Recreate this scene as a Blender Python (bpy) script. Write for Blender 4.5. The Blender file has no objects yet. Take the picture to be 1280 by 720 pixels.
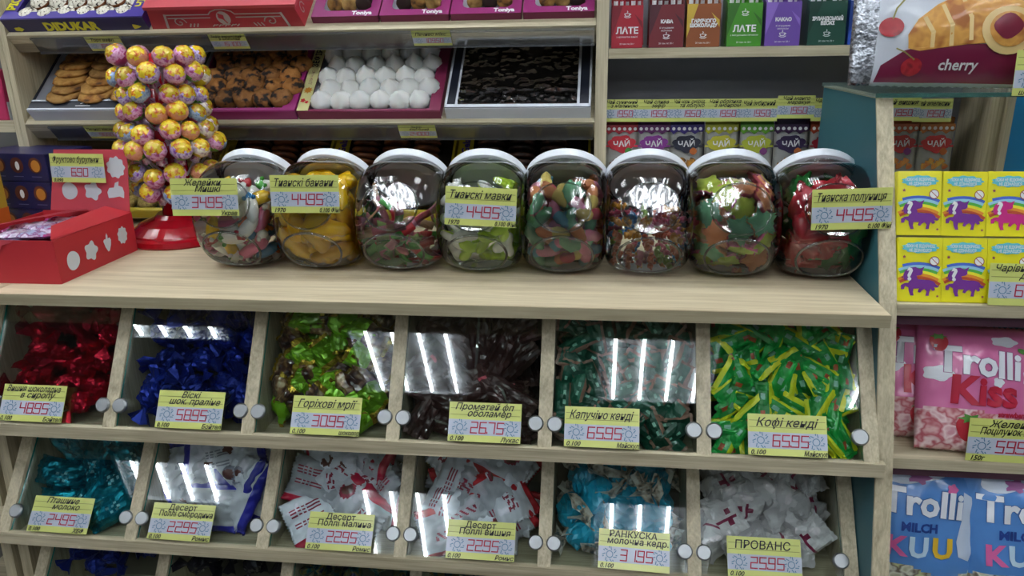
import bpy, bmesh, math, random
import numpy as np
from mathutils import Matrix, Vector, noise
from mathutils.geometry import tessellate_polygon
PI = math.pi
SC = bpy.context.scene
COL = SC.collection
# ---------------------------------------------------------------- camera
cam = bpy.data.cameras.new('camera'); camo = bpy.data.objects.new('camera', cam); COL.objects.link(camo)
CAM = Vector((0.06745, -0.82148, 0.29259)); yaw, pitch, roll = 0.122873, 0.315932, 0.016493
cy, sy, cp, sp, cr, sr = math.cos(yaw), math.sin(yaw), math.cos(pitch), math.sin(pitch), math.cos(roll), math.sin(roll)
Rz = Matrix(((cy, -sy, 0), (sy, cy, 0), (0, 0, 1))); Rx = Matrix(((1, 0, 0), (0, cp, sp), (0, -sp, cp))); Ry = Matrix(((cr, 0, sr), (0, 1, 0), (-sr, 0, cr)))
R = Rz @ Rx @ Ry
right, fwd, up = R.col[0], R.col[1], R.col[2]
camo.matrix_world = Matrix(((right[0], up[0], -fwd[0], CAM[0]), (right[1], up[1], -fwd[1], CAM[1]), (right[2], up[2], -fwd[2], CAM[2]), (0, 0, 0, 1)))
cam.sensor_width = 36; cam.lens = 947.2 * 36 / 1280; cam.clip_start = 0.02; cam.clip_end = 50
SC.camera = camo
# ---------------------------------------------------------------- world, light level, view
w = bpy.data.worlds.new('world'); SC.world = w; w.use_nodes = True
w.node_tree.nodes['Background'].inputs[0].default_value = (0.80, 0.90, 1.0, 1); w.node_tree.nodes['Background'].inputs[1].default_value = 0.13
TUBE_POWER = 27.0
TUBE_COLOR = (0.93, 0.97, 1.0)
SC.view_settings.view_transform = 'Standard'; SC.view_settings.look = 'None'; SC.view_settings.exposure = 0.55; SC.view_settings.gamma = 1.0
try: SC.view_settings.use_curve_mapping = False
except Exception: pass
# luminaire grid on the ceiling (0.6 m panels with four tubes each); the row over the worktop is added to brighten level surfaces
LUM_Z = 1.70
LUMS = [(x, y) for y in (-1.03, 0.165) for x in (-2.07, -0.87, 0.33, 1.53)] + [(-2.10, -1.83), (-0.885, -2.225), (0.345, -2.225), (1.53, -2.225), (-0.87, -3.42), (0.33, -3.42), (1.53, -3.42)]
random.seed(7)
rnd = random.random
def U(a, b): return a + (b - a) * random.random()
# ================================================================= materials
MATS = {}
def srgb(h):
    if isinstance(h, str):
        h = h.lstrip('#'); c = [int(h[i:i+2], 16) / 255 for i in (0, 2, 4)]
    else: c = h
    return tuple(((v / 12.92) if v <= 0.04045 else ((v + 0.055) / 1.055) ** 2.4) for v in c)
def mat(name, col='888888', rough=0.5, metal=0.0, coat=0.0, bump=0.0, bscale=60, var=0.0, vscale=30, spec=0.5, emit=0, sss=0, alpha=1.0, trans=0.0):
    if name in MATS: return MATS[name]
    m = bpy.data.materials.new(name); MATS[name] = m; m.use_nodes = True
    nt = m.node_tree; b = nt.nodes['Principled BSDF']; c = srgb(col)
    b.inputs['Base Color'].default_value = (*c, 1); b.inputs['Roughness'].default_value = rough; b.inputs['Metallic'].default_value = metal
    b.inputs['Coat Weight'].default_value = coat; b.inputs['Coat Roughness'].default_value = 0.12
    b.inputs['Specular IOR Level'].default_value = spec
    if alpha < 1: b.inputs['Alpha'].default_value = alpha
    if trans: b.inputs['Transmission Weight'].default_value = trans; b.inputs['IOR'].default_value = 1.2
    if sss: b.inputs['Subsurface Weight'].default_value = sss; b.inputs['Subsurface Radius'].default_value = (0.01, 0.006, 0.004); b.inputs['Subsurface Scale'].default_value = 0.5
    if var or bump: tc = nt.nodes.new('ShaderNodeTexCoord')
    if var:
        n = nt.nodes.new('ShaderNodeTexNoise'); n.inputs['Scale'].default_value = vscale; n.inputs['Detail'].default_value = 4
        nt.links.new(tc.outputs['Object'], n.inputs['Vector'])
        mr = nt.nodes.new('ShaderNodeMapRange'); mr.inputs[1].default_value = 0.3; mr.inputs[2].default_value = 0.7; mr.inputs[3].default_value = 1 - var; mr.inputs[4].default_value = 1 + var
        nt.links.new(n.outputs['Fac'], mr.inputs[0])
        mx = nt.nodes.new('ShaderNodeVectorMath'); mx.operation = 'SCALE'; mx.inputs[0].default_value = c
        nt.links.new(mr.outputs[0], mx.inputs['Scale']); nt.links.new(mx.outputs[0], b.inputs['Base Color'])
    if bump:
        n2 = nt.nodes.new('ShaderNodeTexNoise'); n2.inputs['Scale'].default_value = bscale; n2.inputs['Detail'].default_value = 3
        nt.links.new(tc.outputs['Object'], n2.inputs['Vector'])
        bp = nt.nodes.new('ShaderNodeBump'); bp.inputs['Strength'].default_value = bump; bp.inputs['Distance'].default_value = 0.003
        nt.links.new(n2.outputs['Fac'], bp.inputs['Height']); nt.links.new(bp.outputs[0], b.inputs['Normal'])
    if emit:
        b.inputs['Emission Color'].default_value = (*c, 1); b.inputs['Emission Strength'].default_value = emit
    return m
def wood(name, c1, c2, axis=0, rough=0.5):
    """pale oak laminate, grain running along one axis"""
    if name in MATS: return MATS[name]
    m = bpy.data.materials.new(name); MATS[name] = m; m.use_nodes = True
    nt = m.node_tree; b = nt.nodes['Principled BSDF']; b.inputs['Roughness'].default_value = rough
    tc = nt.nodes.new('ShaderNodeTexCoord'); mp = nt.nodes.new('ShaderNodeMapping')
    s = [85.0, 85.0, 85.0]; s[axis] = 3.0; mp.inputs['Scale'].default_value = s
    nt.links.new(tc.outputs['Object'], mp.inputs['Vector'])
    n = nt.nodes.new('ShaderNodeTexNoise'); n.inputs['Scale'].default_value = 1.0; n.inputs['Detail'].default_value = 6; n.inputs['Roughness'].default_value = 0.65; n.inputs['Distortion'].default_value = 0.6
    nt.links.new(mp.outputs[0], n.inputs['Vector'])
    mp2 = nt.nodes.new('ShaderNodeMapping'); s2 = [420.0] * 3; s2[axis] = 14.0; mp2.inputs['Scale'].default_value = s2
    nt.links.new(tc.outputs['Object'], mp2.inputs['Vector'])
    n2 = nt.nodes.new('ShaderNodeTexNoise'); n2.inputs['Scale'].default_value = 1.0; n2.inputs['Detail'].default_value = 2
    nt.links.new(mp2.outputs[0], n2.inputs['Vector'])
    ad = nt.nodes.new('ShaderNodeMath'); ad.operation = 'MULTIPLY_ADD'; ad.inputs[1].default_value = 0.45
    nt.links.new(n2.outputs['Fac'], ad.inputs[0]); nt.links.new(n.outputs['Fac'], ad.inputs[2])
    cr_ = nt.nodes.new('ShaderNodeValToRGB'); cr_.color_ramp.elements[0].position = 0.50; cr_.color_ramp.elements[1].position = 0.95
    cr_.color_ramp.elements[0].color = (*srgb(c1), 1); cr_.color_ramp.elements[1].color = (*srgb(c2), 1)
    nt.links.new(ad.outputs[0], cr_.inputs[0]); nt.links.new(cr_.outputs[0], b.inputs['Base Color'])
    bp = nt.nodes.new('ShaderNodeBump'); bp.inputs['Strength'].default_value = 0.15; bp.inputs['Distance'].default_value = 0.0006
    nt.links.new(ad.outputs[0], bp.inputs['Height']); nt.links.new(bp.outputs[0], b.inputs['Normal'])
    return m
def thin_clear(name, tint=(1, 1, 1), ior=1.5, rough=0.02, bump=0.0, bscale=30, boost=1.0, haze=0.0):
    """thin clear plastic or glass sheet: Fresnel reflection over plain transmission"""
    if name in MATS: return MATS[name]
    m = bpy.data.materials.new(name); MATS[name] = m; m.use_nodes = True
    nt = m.node_tree; nt.nodes.remove(nt.nodes['Principled BSDF']); out = nt.nodes['Material Output']
    tr = nt.nodes.new('ShaderNodeBsdfTransparent'); tr.inputs[0].default_value = (*tint, 1)
    gl = nt.nodes.new('ShaderNodeBsdfGlossy'); gl.inputs['Roughness'].default_value = rough
    fr = nt.nodes.new('ShaderNodeFresnel'); fr.inputs[0].default_value = ior
    mul = nt.nodes.new('ShaderNodeMath'); mul.operation = 'MULTIPLY'; mul.inputs[1].default_value = boost; mul.use_clamp = True
    nt.links.new(fr.outputs[0], mul.inputs[0])
    mx = nt.nodes.new('ShaderNodeMixShader'); nt.links.new(mul.outputs[0], mx.inputs[0]); nt.links.new(tr.outputs[0], mx.inputs[1]); nt.links.new(gl.outputs[0], mx.inputs[2])
    last = mx
    if haze:
        df = nt.nodes.new('ShaderNodeBsdfDiffuse'); df.inputs[0].default_value = (0.8, 0.8, 0.8, 1)
        m2 = nt.nodes.new('ShaderNodeMixShader'); m2.inputs[0].default_value = haze
        nt.links.new(mx.outputs[0], m2.inputs[1]); nt.links.new(df.outputs[0], m2.inputs[2]); last = m2
    nt.links.new(last.outputs[0], out.inputs[0])
    if bump:
        tc = nt.nodes.new('ShaderNodeTexCoord'); n2 = nt.nodes.new('ShaderNodeTexNoise'); n2.inputs['Scale'].default_value = bscale; n2.inputs['Detail'].default_value = 1
        nt.links.new(tc.outputs['Object'], n2.inputs['Vector'])
        bp = nt.nodes.new('ShaderNodeBump'); bp.inputs['Strength'].default_value = bump; bp.inputs['Distance'].default_value = 0.004
        nt.links.new(n2.outputs['Fac'], bp.inputs['Height']); nt.links.new(bp.outputs[0], gl.inputs['Normal']); nt.links.new(bp.outputs[0], fr.inputs['Normal'])
    return m
def mottled(name, cols, scale=40, rough=0.3, metal=0.0, coat=0.3, bump=0.3, bscale=120, kind='noise', coord='Object', pos=None, lo=0.35, hi=0.65):
    """noise or cell pattern over several colours (foil prints, cookies, gummies)"""
    if name in MATS: return MATS[name]
    m = bpy.data.materials.new(name); MATS[name] = m; m.use_nodes = True
    nt = m.node_tree; b = nt.nodes['Principled BSDF']; b.inputs['Roughness'].default_value = rough; b.inputs['Metallic'].default_value = metal
    b.inputs['Coat Weight'].default_value = coat; b.inputs['Coat Roughness'].default_value = 0.1
    tc = nt.nodes.new('ShaderNodeTexCoord')
    if kind == 'noise':
        n = nt.nodes.new('ShaderNodeTexNoise'); n.inputs['Scale'].default_value = scale; n.inputs['Detail'].default_value = 2; o = n.outputs['Fac']
    else:
        n = nt.nodes.new('ShaderNodeTexVoronoi'); n.inputs['Scale'].default_value = scale; o = n.outputs['Color'] if kind == 'cells' else n.outputs['Distance']
    nt.links.new(tc.outputs[coord], n.inputs['Vector'])
    if kind == 'cells':
        sx = nt.nodes.new('ShaderNodeSeparateColor'); nt.links.new(o, sx.inputs[0]); o = sx.outputs[0]; lo, hi = 0.0, 1.0
    r = nt.nodes.new('ShaderNodeValToRGB'); r.color_ramp.interpolation = 'CONSTANT' if kind == 'cells' else 'LINEAR'
    e = r.color_ramp.elements
    while len(e) < len(cols): e.new(0.5)
    for i, c in enumerate(cols):
        e[i].position = (pos[i] if pos else lo + (hi - lo) * i / max(1, (len(cols) - (0 if kind == 'cells' else 1)))); e[i].color = (*srgb(c), 1)
    nt.links.new(o, r.inputs[0]); nt.links.new(r.outputs[0], b.inputs['Base Color'])
    if bump:
        n2 = nt.nodes.new('ShaderNodeTexNoise'); n2.inputs['Scale'].default_value = bscale; nt.links.new(tc.outputs['Object'], n2.inputs['Vector'])
        bp = nt.nodes.new('ShaderNodeBump'); bp.inputs['Strength'].default_value = bump; bp.inputs['Distance'].default_value = 0.002
        nt.links.new(n2.outputs['Fac'], bp.inputs['Height']); nt.links.new(bp.outputs[0], b.inputs['Normal'])
    return m
W1, W2 = '9c9176', 'd2c8aa'
WX = wood('oak_along_x', W1, W2, 0); WY = wood('oak_along_y', W1, W2, 1); WZ = wood('oak_along_z', W1, W2, 2)
WTOP = wood('oak_worktop', 'b8a786', 'e2d5b6', 0, 0.42)
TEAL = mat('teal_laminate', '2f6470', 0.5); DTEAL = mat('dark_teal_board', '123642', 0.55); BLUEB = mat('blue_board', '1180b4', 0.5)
GREYB = mat('grey_back_board', '85868e', 0.6); DARKB = mat('dark_back_board', '241d18', 0.7)
GLASS = thin_clear('pane_clear', (0.93, 0.97, 0.96), 1.5, 0.005, boost=1.25); GEDGE = mat('pane_edge_green', '1e8f80', 0.15, coat=1)
JARC = thin_clear('jar_clear_plastic', (0.97, 0.985, 0.98), 1.52, 0.02, bump=0.10, bscale=45, boost=1.5)
JARR = thin_clear('jar_raised_ring', (0.80, 0.84, 0.82), 1.6, 0.05, boost=2.5)
JARD = thin_clear('jar_embossed_disc', (0.97, 0.98, 0.98), 1.5, 0.06, bump=0.16, bscale=55, boost=4.5)
ACRY = thin_clear('acrylic_price_rail', (0.9, 0.92, 0.93), 1.5, 0.05, boost=1.6, haze=0.05)
FILM = thin_clear('clear_film', (1, 1, 1), 1.45, 0.05, bump=0.8, bscale=60, boost=1.3)
CHROME = mat('brushed_clip_metal', '9fa3a5', 0.36, 1.0)
WHITE = mat('white_plastic', 'e6ebf2', 0.35, coat=0.3)
TAGY = mat('tag_yellow_paper', 'cdd474', 0.35, coat=0.5); TAGB = mat('tag_grey_band', 'b4bccb', 0.35, coat=0.5)
INK = mat('black_ink', '15151c', 0.5); REDI = mat('red_ink', 'b01d3c', 0.5); BLUI = mat('grey_blue_ink', '5a7f9c', 0.5); RULE = mat('ruled_line', '7d8440', 0.5)
PW = mat('print_white', 'e2e2e2', 0.4, coat=0.2); PB = mat('print_black', '131318', 0.4)
# ================================================================= mesh helpers
def link(name, bm_or_me, m=None, parent=None, mw=None, smooth=False):
    if isinstance(bm_or_me, bmesh.types.BMesh):
        me = bpy.data.meshes.new(name); bm_or_me.normal_update(); bm_or_me.to_mesh(me); bm_or_me.free()
    else: me = bm_or_me
    if m is not None and not len(me.materials):
        for x in (m if isinstance(m, (list, tuple)) else [m]): me.materials.append(x)
    if smooth:
        me.polygons.foreach_set('use_smooth', [True] * len(me.polygons))
    o = bpy.data.objects.new(name, me); COL.objects.link(o)
    if parent is not None: o.parent = parent
    if mw is not None: o.matrix_basis = mw
    return o
def tag(o, label=None, cat=None, group=None, kind=None):
    if label: o['label'] = label
    if cat: o['category'] = cat
    if group: o['group'] = group
    if kind: o['kind'] = kind
    return o
def thing(name, label, cat, mw=None, group=None):
    o = bpy.data.objects.new(name, None); COL.objects.link(o); o.empty_display_size = 0.02
    if mw is not None: o.matrix_basis = mw if isinstance(mw, Matrix) else Matrix.Translation(mw)
    return tag(o, label, cat, group)
def dup(o, mw=None, label=None, group=None):
    c = o.copy(); COL.objects.link(c)
    if mw is not None: c.matrix_basis = mw
    if label: c['label'] = label
    if group: c['group'] = group
    for ch in list(o.children):
        d = ch.copy(); COL.objects.link(d); d.parent = c
        for g in list(ch.children):
            e = g.copy(); COL.objects.link(e); e.parent = d
    return c
def frame(o, x, u):
    x = Vector(x).normalized(); u = Vector(u); u = (u - x * u.dot(x)).normalized(); n = x.cross(u)
    return Matrix(((x[0], u[0], n[0], o[0]), (x[1], u[1], n[1], o[1]), (x[2], u[2], n[2], o[2]), (0, 0, 0, 1)))
def T(x, y, z): return Matrix.Translation((x, y, z))
def RX(a): return Matrix.Rotation(math.radians(a), 4, 'X')
def RY(a): return Matrix.Rotation(math.radians(a), 4, 'Y')
def RZ(a): return Matrix.Rotation(math.radians(a), 4, 'Z')
def box(bm, x0, x1, y0, y1, z0, z1, mi=0, M=None, bev=0):
    vs = [bm.verts.new((M @ Vector(p)) if M else p) for p in [(x0, y0, z0), (x1, y0, z0), (x1, y1, z0), (x0, y1, z0), (x0, y0, z1), (x1, y0, z1), (x1, y1, z1), (x0, y1, z1)]]
    fs = [bm.faces.new([vs[i] for i in f]) for f in [(3, 2, 1, 0), (4, 5, 6, 7), (0, 1, 5, 4), (1, 2, 6, 5), (2, 3, 7, 6), (3, 0, 4, 7)]]
    for f in fs: f.material_index = mi
    if bev:
        es = list({e for f in fs for e in f.edges})
        r = bmesh.ops.bevel(bm, geom=es, offset=bev, segments=2, affect='EDGES', clamp_overlap=True)
        for f in r['faces']: f.material_index = mi
    return bm
def bx(name, m, parent, x0, x1, y0, y1, z0, z1, bev=0, mw=None):
    return link(name, box(bmesh.new(), x0, x1, y0, y1, z0, z1, bev=bev), m, parent, mw)
def prism(bm, pts, t0, t1, axis='x', mi=0):
    """closed 2D outline extruded from t0 to t1 along axis"""
    f3 = {'x': lambda a, b, t: (t, a, b), 'y': lambda a, b, t: (a, t, b), 'z': lambda a, b, t: (a, b, t)}[axis]
    A = [bm.verts.new(f3(a, b, t0)) for a, b in pts]; B = [bm.verts.new(f3(a, b, t1)) for a, b in pts]; n = len(pts)
    fs = []
    for i in range(n): fs.append(bm.faces.new((A[i], A[(i + 1) % n], B[(i + 1) % n], B[i])))
    fs.append(bm.faces.new(list(reversed(A)))); fs.append(bm.faces.new(B))
    for f in fs: f.material_index = mi
    bmesh.ops.recalc_face_normals(bm, faces=fs)
    return bm
def lathe(bm, prof, n=24, mi=0, M=None, fl=None):
    """profile of (r, z) spun about z"""
    rings = []
    for r, z in prof:
        ring = []
        for k in range(n):
            a = 2 * PI * k / n; rr = r * (fl(a, z) if fl else 1)
            p = Vector((rr * math.cos(a), rr * math.sin(a), z)); ring.append(bm.verts.new(M @ p if M else p))
        rings.append(ring)
    for A, B in zip(rings, rings[1:]):
        for k in range(n):
            f = bm.faces.new((A[k], A[(k + 1) % n], B[(k + 1) % n], B[k])); f.material_index = mi
    for ring, rev in ((rings[0], True), (rings[-1], False)):
        f = bm.faces.new(list(reversed(ring)) if rev else ring); f.material_index = mi
    return bm
def tube(bm, path, r, n=8, mi=0, closed=False):
    P = [Vector(p) for p in path]; rings = []; N = len(P)
    up_ = Vector((0, 0, 1))
    for i, p in enumerate(P):
        if closed: d = P[(i + 1) % N] - P[i - 1]
        else: d = P[min(i + 1, N - 1)] - P[max(i - 1, 0)]
        d.normalize(); a = d.cross(up_ if abs(d.dot(up_)) < 0.95 else Vector((0, 1, 0))).normalized(); b = d.cross(a)
        rr = r[i] if isinstance(r, (list, tuple)) else r
        rings.append([bm.verts.new(p + (a * math.cos(2 * PI * k / n) + b * math.sin(2 * PI * k / n)) * rr) for k in range(n)])
    for i in range(N if closed else N - 1):
        A, B = rings[i], rings[(i + 1) % N]
        for k in range(n):
            f = bm.faces.new((A[k], A[(k + 1) % n], B[(k + 1) % n], B[k])); f.material_index = mi
    if not closed:
        for ring in (rings[0], rings[-1]):
            f = bm.faces.new(ring); f.material_index = mi
    return bm
def blob(bm, f, nu=14, nv=9, mi=None):
    """closed surface from f(direction)->point; mi(direction)->material index"""
    top = Vector((0, 0, 1)); rows = []
    for j in range(1, nv):
        th = PI * j / nv
        rows.append([Vector((math.sin(th) * math.cos(2 * PI * k / nu), math.sin(th) * math.sin(2 * PI * k / nu), math.cos(th))) for k in range(nu)])
    vt = bm.verts.new(f(top)); vb = bm.verts.new(f(-top)); V = [[bm.verts.new(f(d)) for d in r] for r in rows]
    def setm(fc, d):
        if mi: fc.material_index = mi(d)
    for k in range(nu):
        k2 = (k + 1) % nu
        setm(bm.faces.new((vt, V[0][k], V[0][k2])), rows[0][k]); setm(bm.faces.new((vb, V[-1][k2], V[-1][k])), rows[-1][k])
        for j in range(nv - 2): setm(bm.faces.new((V[j][k], V[j + 1][k], V[j + 1][k2], V[j][k2])), (rows[j][k] + rows[j + 1][k2]).normalized())
    return bm
def nz(p, s, seed=0): return noise.noise(Vector(p) * s + Vector((seed * 7.3, seed * 3.1, seed * 1.7)))
def flatpoly(bm, pts, z=0.0, S=None, maxlen=None, mi=0, holes=None):
    """thin printed shape: 2D polygon, optionally laid on a surface S(x, y, offset)"""
    polys = [[Vector((x, y, 0)) for x, y in pts]] + [[Vector((x, y, 0)) for x, y in h] for h in (holes or [])]
    flat = [p for q in polys for p in q]
    b2 = bmesh.new(); vs = [b2.verts.new(p) for p in flat]
    for t in tessellate_polygon(polys):
        try: b2.faces.new([vs[i] for i in t])
        except ValueError: pass
    if maxlen:
        for _ in range(6):
            es = [e for e in b2.edges if e.calc_length() > maxlen]
            if not es: break
            bmesh.ops.subdivide_edges(b2, edges=es, cuts=1); bmesh.ops.triangulate(b2, faces=b2.faces[:])
    bmesh.ops.recalc_face_normals(b2, faces=b2.faces[:])
    for f in b2.faces:
        if f.normal.z < 0: f.normal_flip()
    mp = {v: bm.verts.new(S(v.co.x, v.co.y, z) if S else (v.co.x, v.co.y, z)) for v in b2.verts}
    for f in b2.faces:
        try: nf = bm.faces.new([mp[v] for v in f.verts]); nf.material_index = mi
        except ValueError: pass
    b2.free(); return bm
def stroke(bm, pts, wd, z=0.0, S=None, mi=0):
    """a pen line as a flat ribbon"""
    for (x0, y0), (x1, y1) in zip(pts, pts[1:]):
        dx, dy = x1 - x0, y1 - y0; L = math.hypot(dx, dy) or 1e-9; nx, ny = -dy / L * wd / 2, dx / L * wd / 2; ex, ey = dx / L * wd * .4, dy / L * wd * .4
        q = [(x0 - ex + nx, y0 - ey + ny), (x0 - ex - nx, y0 - ey - ny), (x1 + ex - nx, y1 + ey - ny), (x1 + ex + nx, y1 + ey + ny)]
        f = bm.faces.new([bm.verts.new(S(a, b, z) if S else (a, b, z)) for a, b in q]); f.material_index = mi
    return bm
def circle(cx, cy_, r, n=20, ry=None, wob=0, k=0, ph=0, rot=0):
    ry = ry or r; P = []
    for i in range(n):
        a = 2 * PI * i / n; s = 1 + wob * math.cos(k * a + ph); x, y = r * s * math.cos(a), ry * s * math.sin(a)
        P.append((cx + x * math.cos(rot) - y * math.sin(rot), cy_ + x * math.sin(rot) + y * math.cos(rot)))
    return P
TXT = {}
def textmesh(s, size, shear=0, off=0, ext=0, align='CENTER', space=1.0):
    k = (s, size, shear, off, align, space)
    c = bpy.data.curves.new('lettering', 'FONT'); c.body = s; c.size = size; c.shear = shear; c.offset = off; c.extrude = ext; c.align_x = align; c.align_y = 'CENTER'; c.space_character = space; c.resolution_u = 2
    o = bpy.data.objects.new('tmp', c); me = bpy.data.meshes.new_from_object(o)
    bpy.data.objects.remove(o); bpy.data.curves.remove(c)
    return me
def text(s, size, x, y, z, m, parent, S=None, wmax=None, rot=0, name='lettering', **kw):
    me = textmesh(s, size, **kw); me.materials.clear(); me.materials.append(m)
    if not len(me.vertices): return None
    xs = [v.co.x for v in me.vertices]; wd = max(xs) - min(xs); kx = (wmax / wd) if (wmax and wd > wmax) else 1
    ca, sa = math.cos(rot), math.sin(rot)
    for v in me.vertices:
        a, b = v.co.x * kx, v.co.y; a, b = x + a * ca - b * sa, y + a * sa + b * ca
        v.co = S(a, b, z) if S else (a, b, z)
    me.name = name
    return link(name, me, None, parent)
SEG = {'0': 'abcdef', '1': 'bc', '2': 'abged', '3': 'abgcd', '4': 'fgbc', '5': 'afgcd', '6': 'afgcde', '7': 'abc', '8': 'abcdefg', '9': 'abcdfg'}
def segdigits(bm, s, x, y, h, wd, z, S=None, slant=0.08, pen=None):
    pen = pen or h * 0.10; cx = x
    def q(a, b): return (a + (b - y) * slant, b)
    for ch in s:
        if ch in '.,':
            stroke(bm, [q(cx - wd * 0.12, y), q(cx - wd * 0.12, y + pen)], pen, z, S); continue
        if ch == ' ': cx += wd * .5; continue
        L, Rr, M_, Tp = cx, cx + wd * 0.8, y + h / 2, y + h
        for g in SEG[ch]:
            a, b = {'a': ((L, Tp), (Rr, Tp)), 'b': ((Rr, Tp), (Rr, M_)), 'c': ((Rr, M_), (Rr, y)), 'd': ((L, y), (Rr, y)), 'e': ((L, M_), (L, y)), 'f': ((L, Tp), (L, M_)), 'g': ((L, M_), (Rr, M_))}[g]
            stroke(bm, [q(*a), q(*b)], pen, z, S)
        cx += wd * 1.12
    return cx - x
# ---------------------------------------------------------------- price tags
def flower(bm, cx, cy_, r, z):
    P = circle(cx, cy_, r * .42, 12); stroke(bm, P + [P[0]], r * .10, z)
    for k in range(7):
        a = 2 * PI * k / 7 + .3
        q = [(cx + r * .62 * math.cos(a), cy_ + r * .62 * math.sin(a)), (cx + r * .95 * math.cos(a + .22), cy_ + r * .95 * math.sin(a + .22))]
        stroke(bm, q, r * .11, z)
        a += .45; stroke(bm, [(cx + r * .85 * math.cos(a), cy_ + r * .85 * math.sin(a)), (cx + r * .97 * math.cos(a), cy_ + r * .97 * math.sin(a))], r * .12, z)
def price_tag(mw, lines, price, label, foot=('', ''), w=.088, h=.047, group=None, script=True, bend=0.0, name='price_tag'):
    """card whose lower left corner sits at the matrix origin"""
    t = thing(name, label, 'price tag', mw, group)
    b = bmesh.new(); N = 6
    def S(x, y, z): return (x, y, z + bend * math.sin(PI * x / w))
    for zz, flip in ((0.0007, 0), (0.0, 1)):
        for i in range(N):
            q = [S(w * i / N, 0, zz), S(w * (i + 1) / N, 0, zz), S(w * (i + 1) / N, h, zz), S(w * i / N, h, zz)]
            b.faces.new([b.verts.new(p) for p in (reversed(q) if flip else q)])
    link('card', b, TAGY, t)
    b = bmesh.new()
    for i in range(N): b.faces.new([b.verts.new(S(*p)) for p in [(w * i / N, h * .17, .0009), (w * (i + 1) / N, h * .17, .0009), (w * (i + 1) / N, h * .56, .0009), (w * i / N, h * .56, .0009)]])
    link('price_band', b, TAGB, t)
    b = bmesh.new()
    for yy in (h * .68, h * .84): stroke(b, [(w * .02, yy), (w * .5, yy), (w * .98, yy)], h * .012, .0011, S)
    link('ruled_lines', b, RULE, t)
    zt = .0014 + abs(bend) * .15
    n = len(lines)
    for i, s in enumerate(lines):
        sz = h * (.29 if n == 1 else .235)
        yy = h * (.79 if n == 1 else (.88 - .17 * i))
        text(s, sz, w * .5 + (w * .05 if i else -w * .02), yy, zt, INK, t, S=S, wmax=w * .86, shear=.35 if script else 0.1, off=h * .0025, name='handwriting')
    b = bmesh.new(); hh = h * .27; wd = h * .20; tot = (len(price.replace('.', '').replace(' ', '')) * 1.12) * wd
    segdigits(b, price, w * .5 - tot / 2 + w * .05, h * .225, hh, wd, zt, S, pen=hh * .11); link('price', b, REDI, t)
    b = bmesh.new(); flower(b, w * .16, h * .36, h * .20, zt); flower(b, w * .86, h * .36, h * .20, zt); link('printed_flowers', b, BLUI, t)
    for s, xx in zip(foot, (.12, .85)):
        if s: text(s, h * .16, w * xx, h * .07, zt, INK, t, S=S, wmax=w * .3, shear=.3, off=h * .003, name='handwriting')
    return t
# ================================================================= setting
def struct(o): o['kind'] = 'structure'; return o
struct(bx('floor', mat('shop_floor', '5c5850', 0.35, var=.08, vscale=2), None, -6, 6, -7, 2, -1.0, -0.95))
struct(bx('ceiling', mat('ceiling_tile', '56585a', 0.8), None, -6, 6, -7, 2, 1.78, 1.84))
struct(bx('wall_back', mat('wall_paint', '6d6d6a', 0.8), None, -6, 6, 1.0, 1.05, -0.95, 1.78))
# luminaires
LBODY = mat('luminaire_reflector', 'b9bdc2', 0.45)
TUBE = mat('led_tube', 'ffffff', 0.5)
TUBE.node_tree.nodes['Principled BSDF'].inputs['Emission Color'].default_value = (*TUBE_COLOR, 1)
TUBE.node_tree.nodes['Principled BSDF'].inputs['Emission Strength'].default_value = TUBE_POWER
lum = None
for lx, ly in LUMS:
    if True:
        lab = 'square ceiling light with four bright tubes over the shop aisle'
        if lum is None:
            lum = thing('ceiling_light', lab, 'light', (lx, ly, LUM_Z), 'square ceiling lights above the aisle')
            b = bmesh.new(); box(b, -.29, .29, -.28, .28, .02, .045)
            for a in (-1, 1): box(b, a * .29 - .006, a * .29 + .006, -.286, .286, -.004, .08); box(b, -.286, .286, a * .28 - .006, a * .28 + .006, -.004, .08)
            link('reflector_tray', b, LBODY, lum)
            for k in range(4):
                b = bmesh.new(); tube(b, [((k - 1.5) * .135, -.262, 0.004), ((k - 1.5) * .135, .262, 0.004)], .009, 8)
                link('tube', b, TUBE, lum)
        else: dup(lum, T(lx, ly, LUM_Z))
# ================================================================= pick-and-mix cabinet
DX = [0.0047 + 0.186 * (i - 4) for i in range(7)]
TIERS = [(-.025, -.1689, .605, -.0150), (-.0263, -.3373, .757, -.1860), (-.0270, -.4890, .757, -.3540)]   # front y, floor z, slope dy/dz, ceiling z
CH = [.112, .112, .112]         # depth of the bin floor
PSL = [.605, .82, .80]          # slope of the glass panes
ct = thing('worktop', 'long pale oak worktop carrying the row of candy jars', 'worktop', (0, 0, 0))
b = bmesh.new(); box(b, -1.25, -.70, 0, .60, -.0148, 0, bev=.0006); link('worktop_board', b, WTOP, ct)
b = bmesh.new(); box(b, -.6993, .3838, 0, .60, -.0148, 0, bev=.0006); link('worktop_board', b, WTOP, ct)
WFR = wood('oak_edge_band', '948a6e', 'b3a98c', 0)
bx('edge_band', WFR, ct, -1.25, .3838, -.0009, -.0001, -.0146, -.0004)
cab = thing('candy_bin_cabinet', 'pale oak pick and mix cabinet with three tiers of slanted glazed bins below the worktop', 'cabinet', (0, 0, 0))
th = .0165
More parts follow.
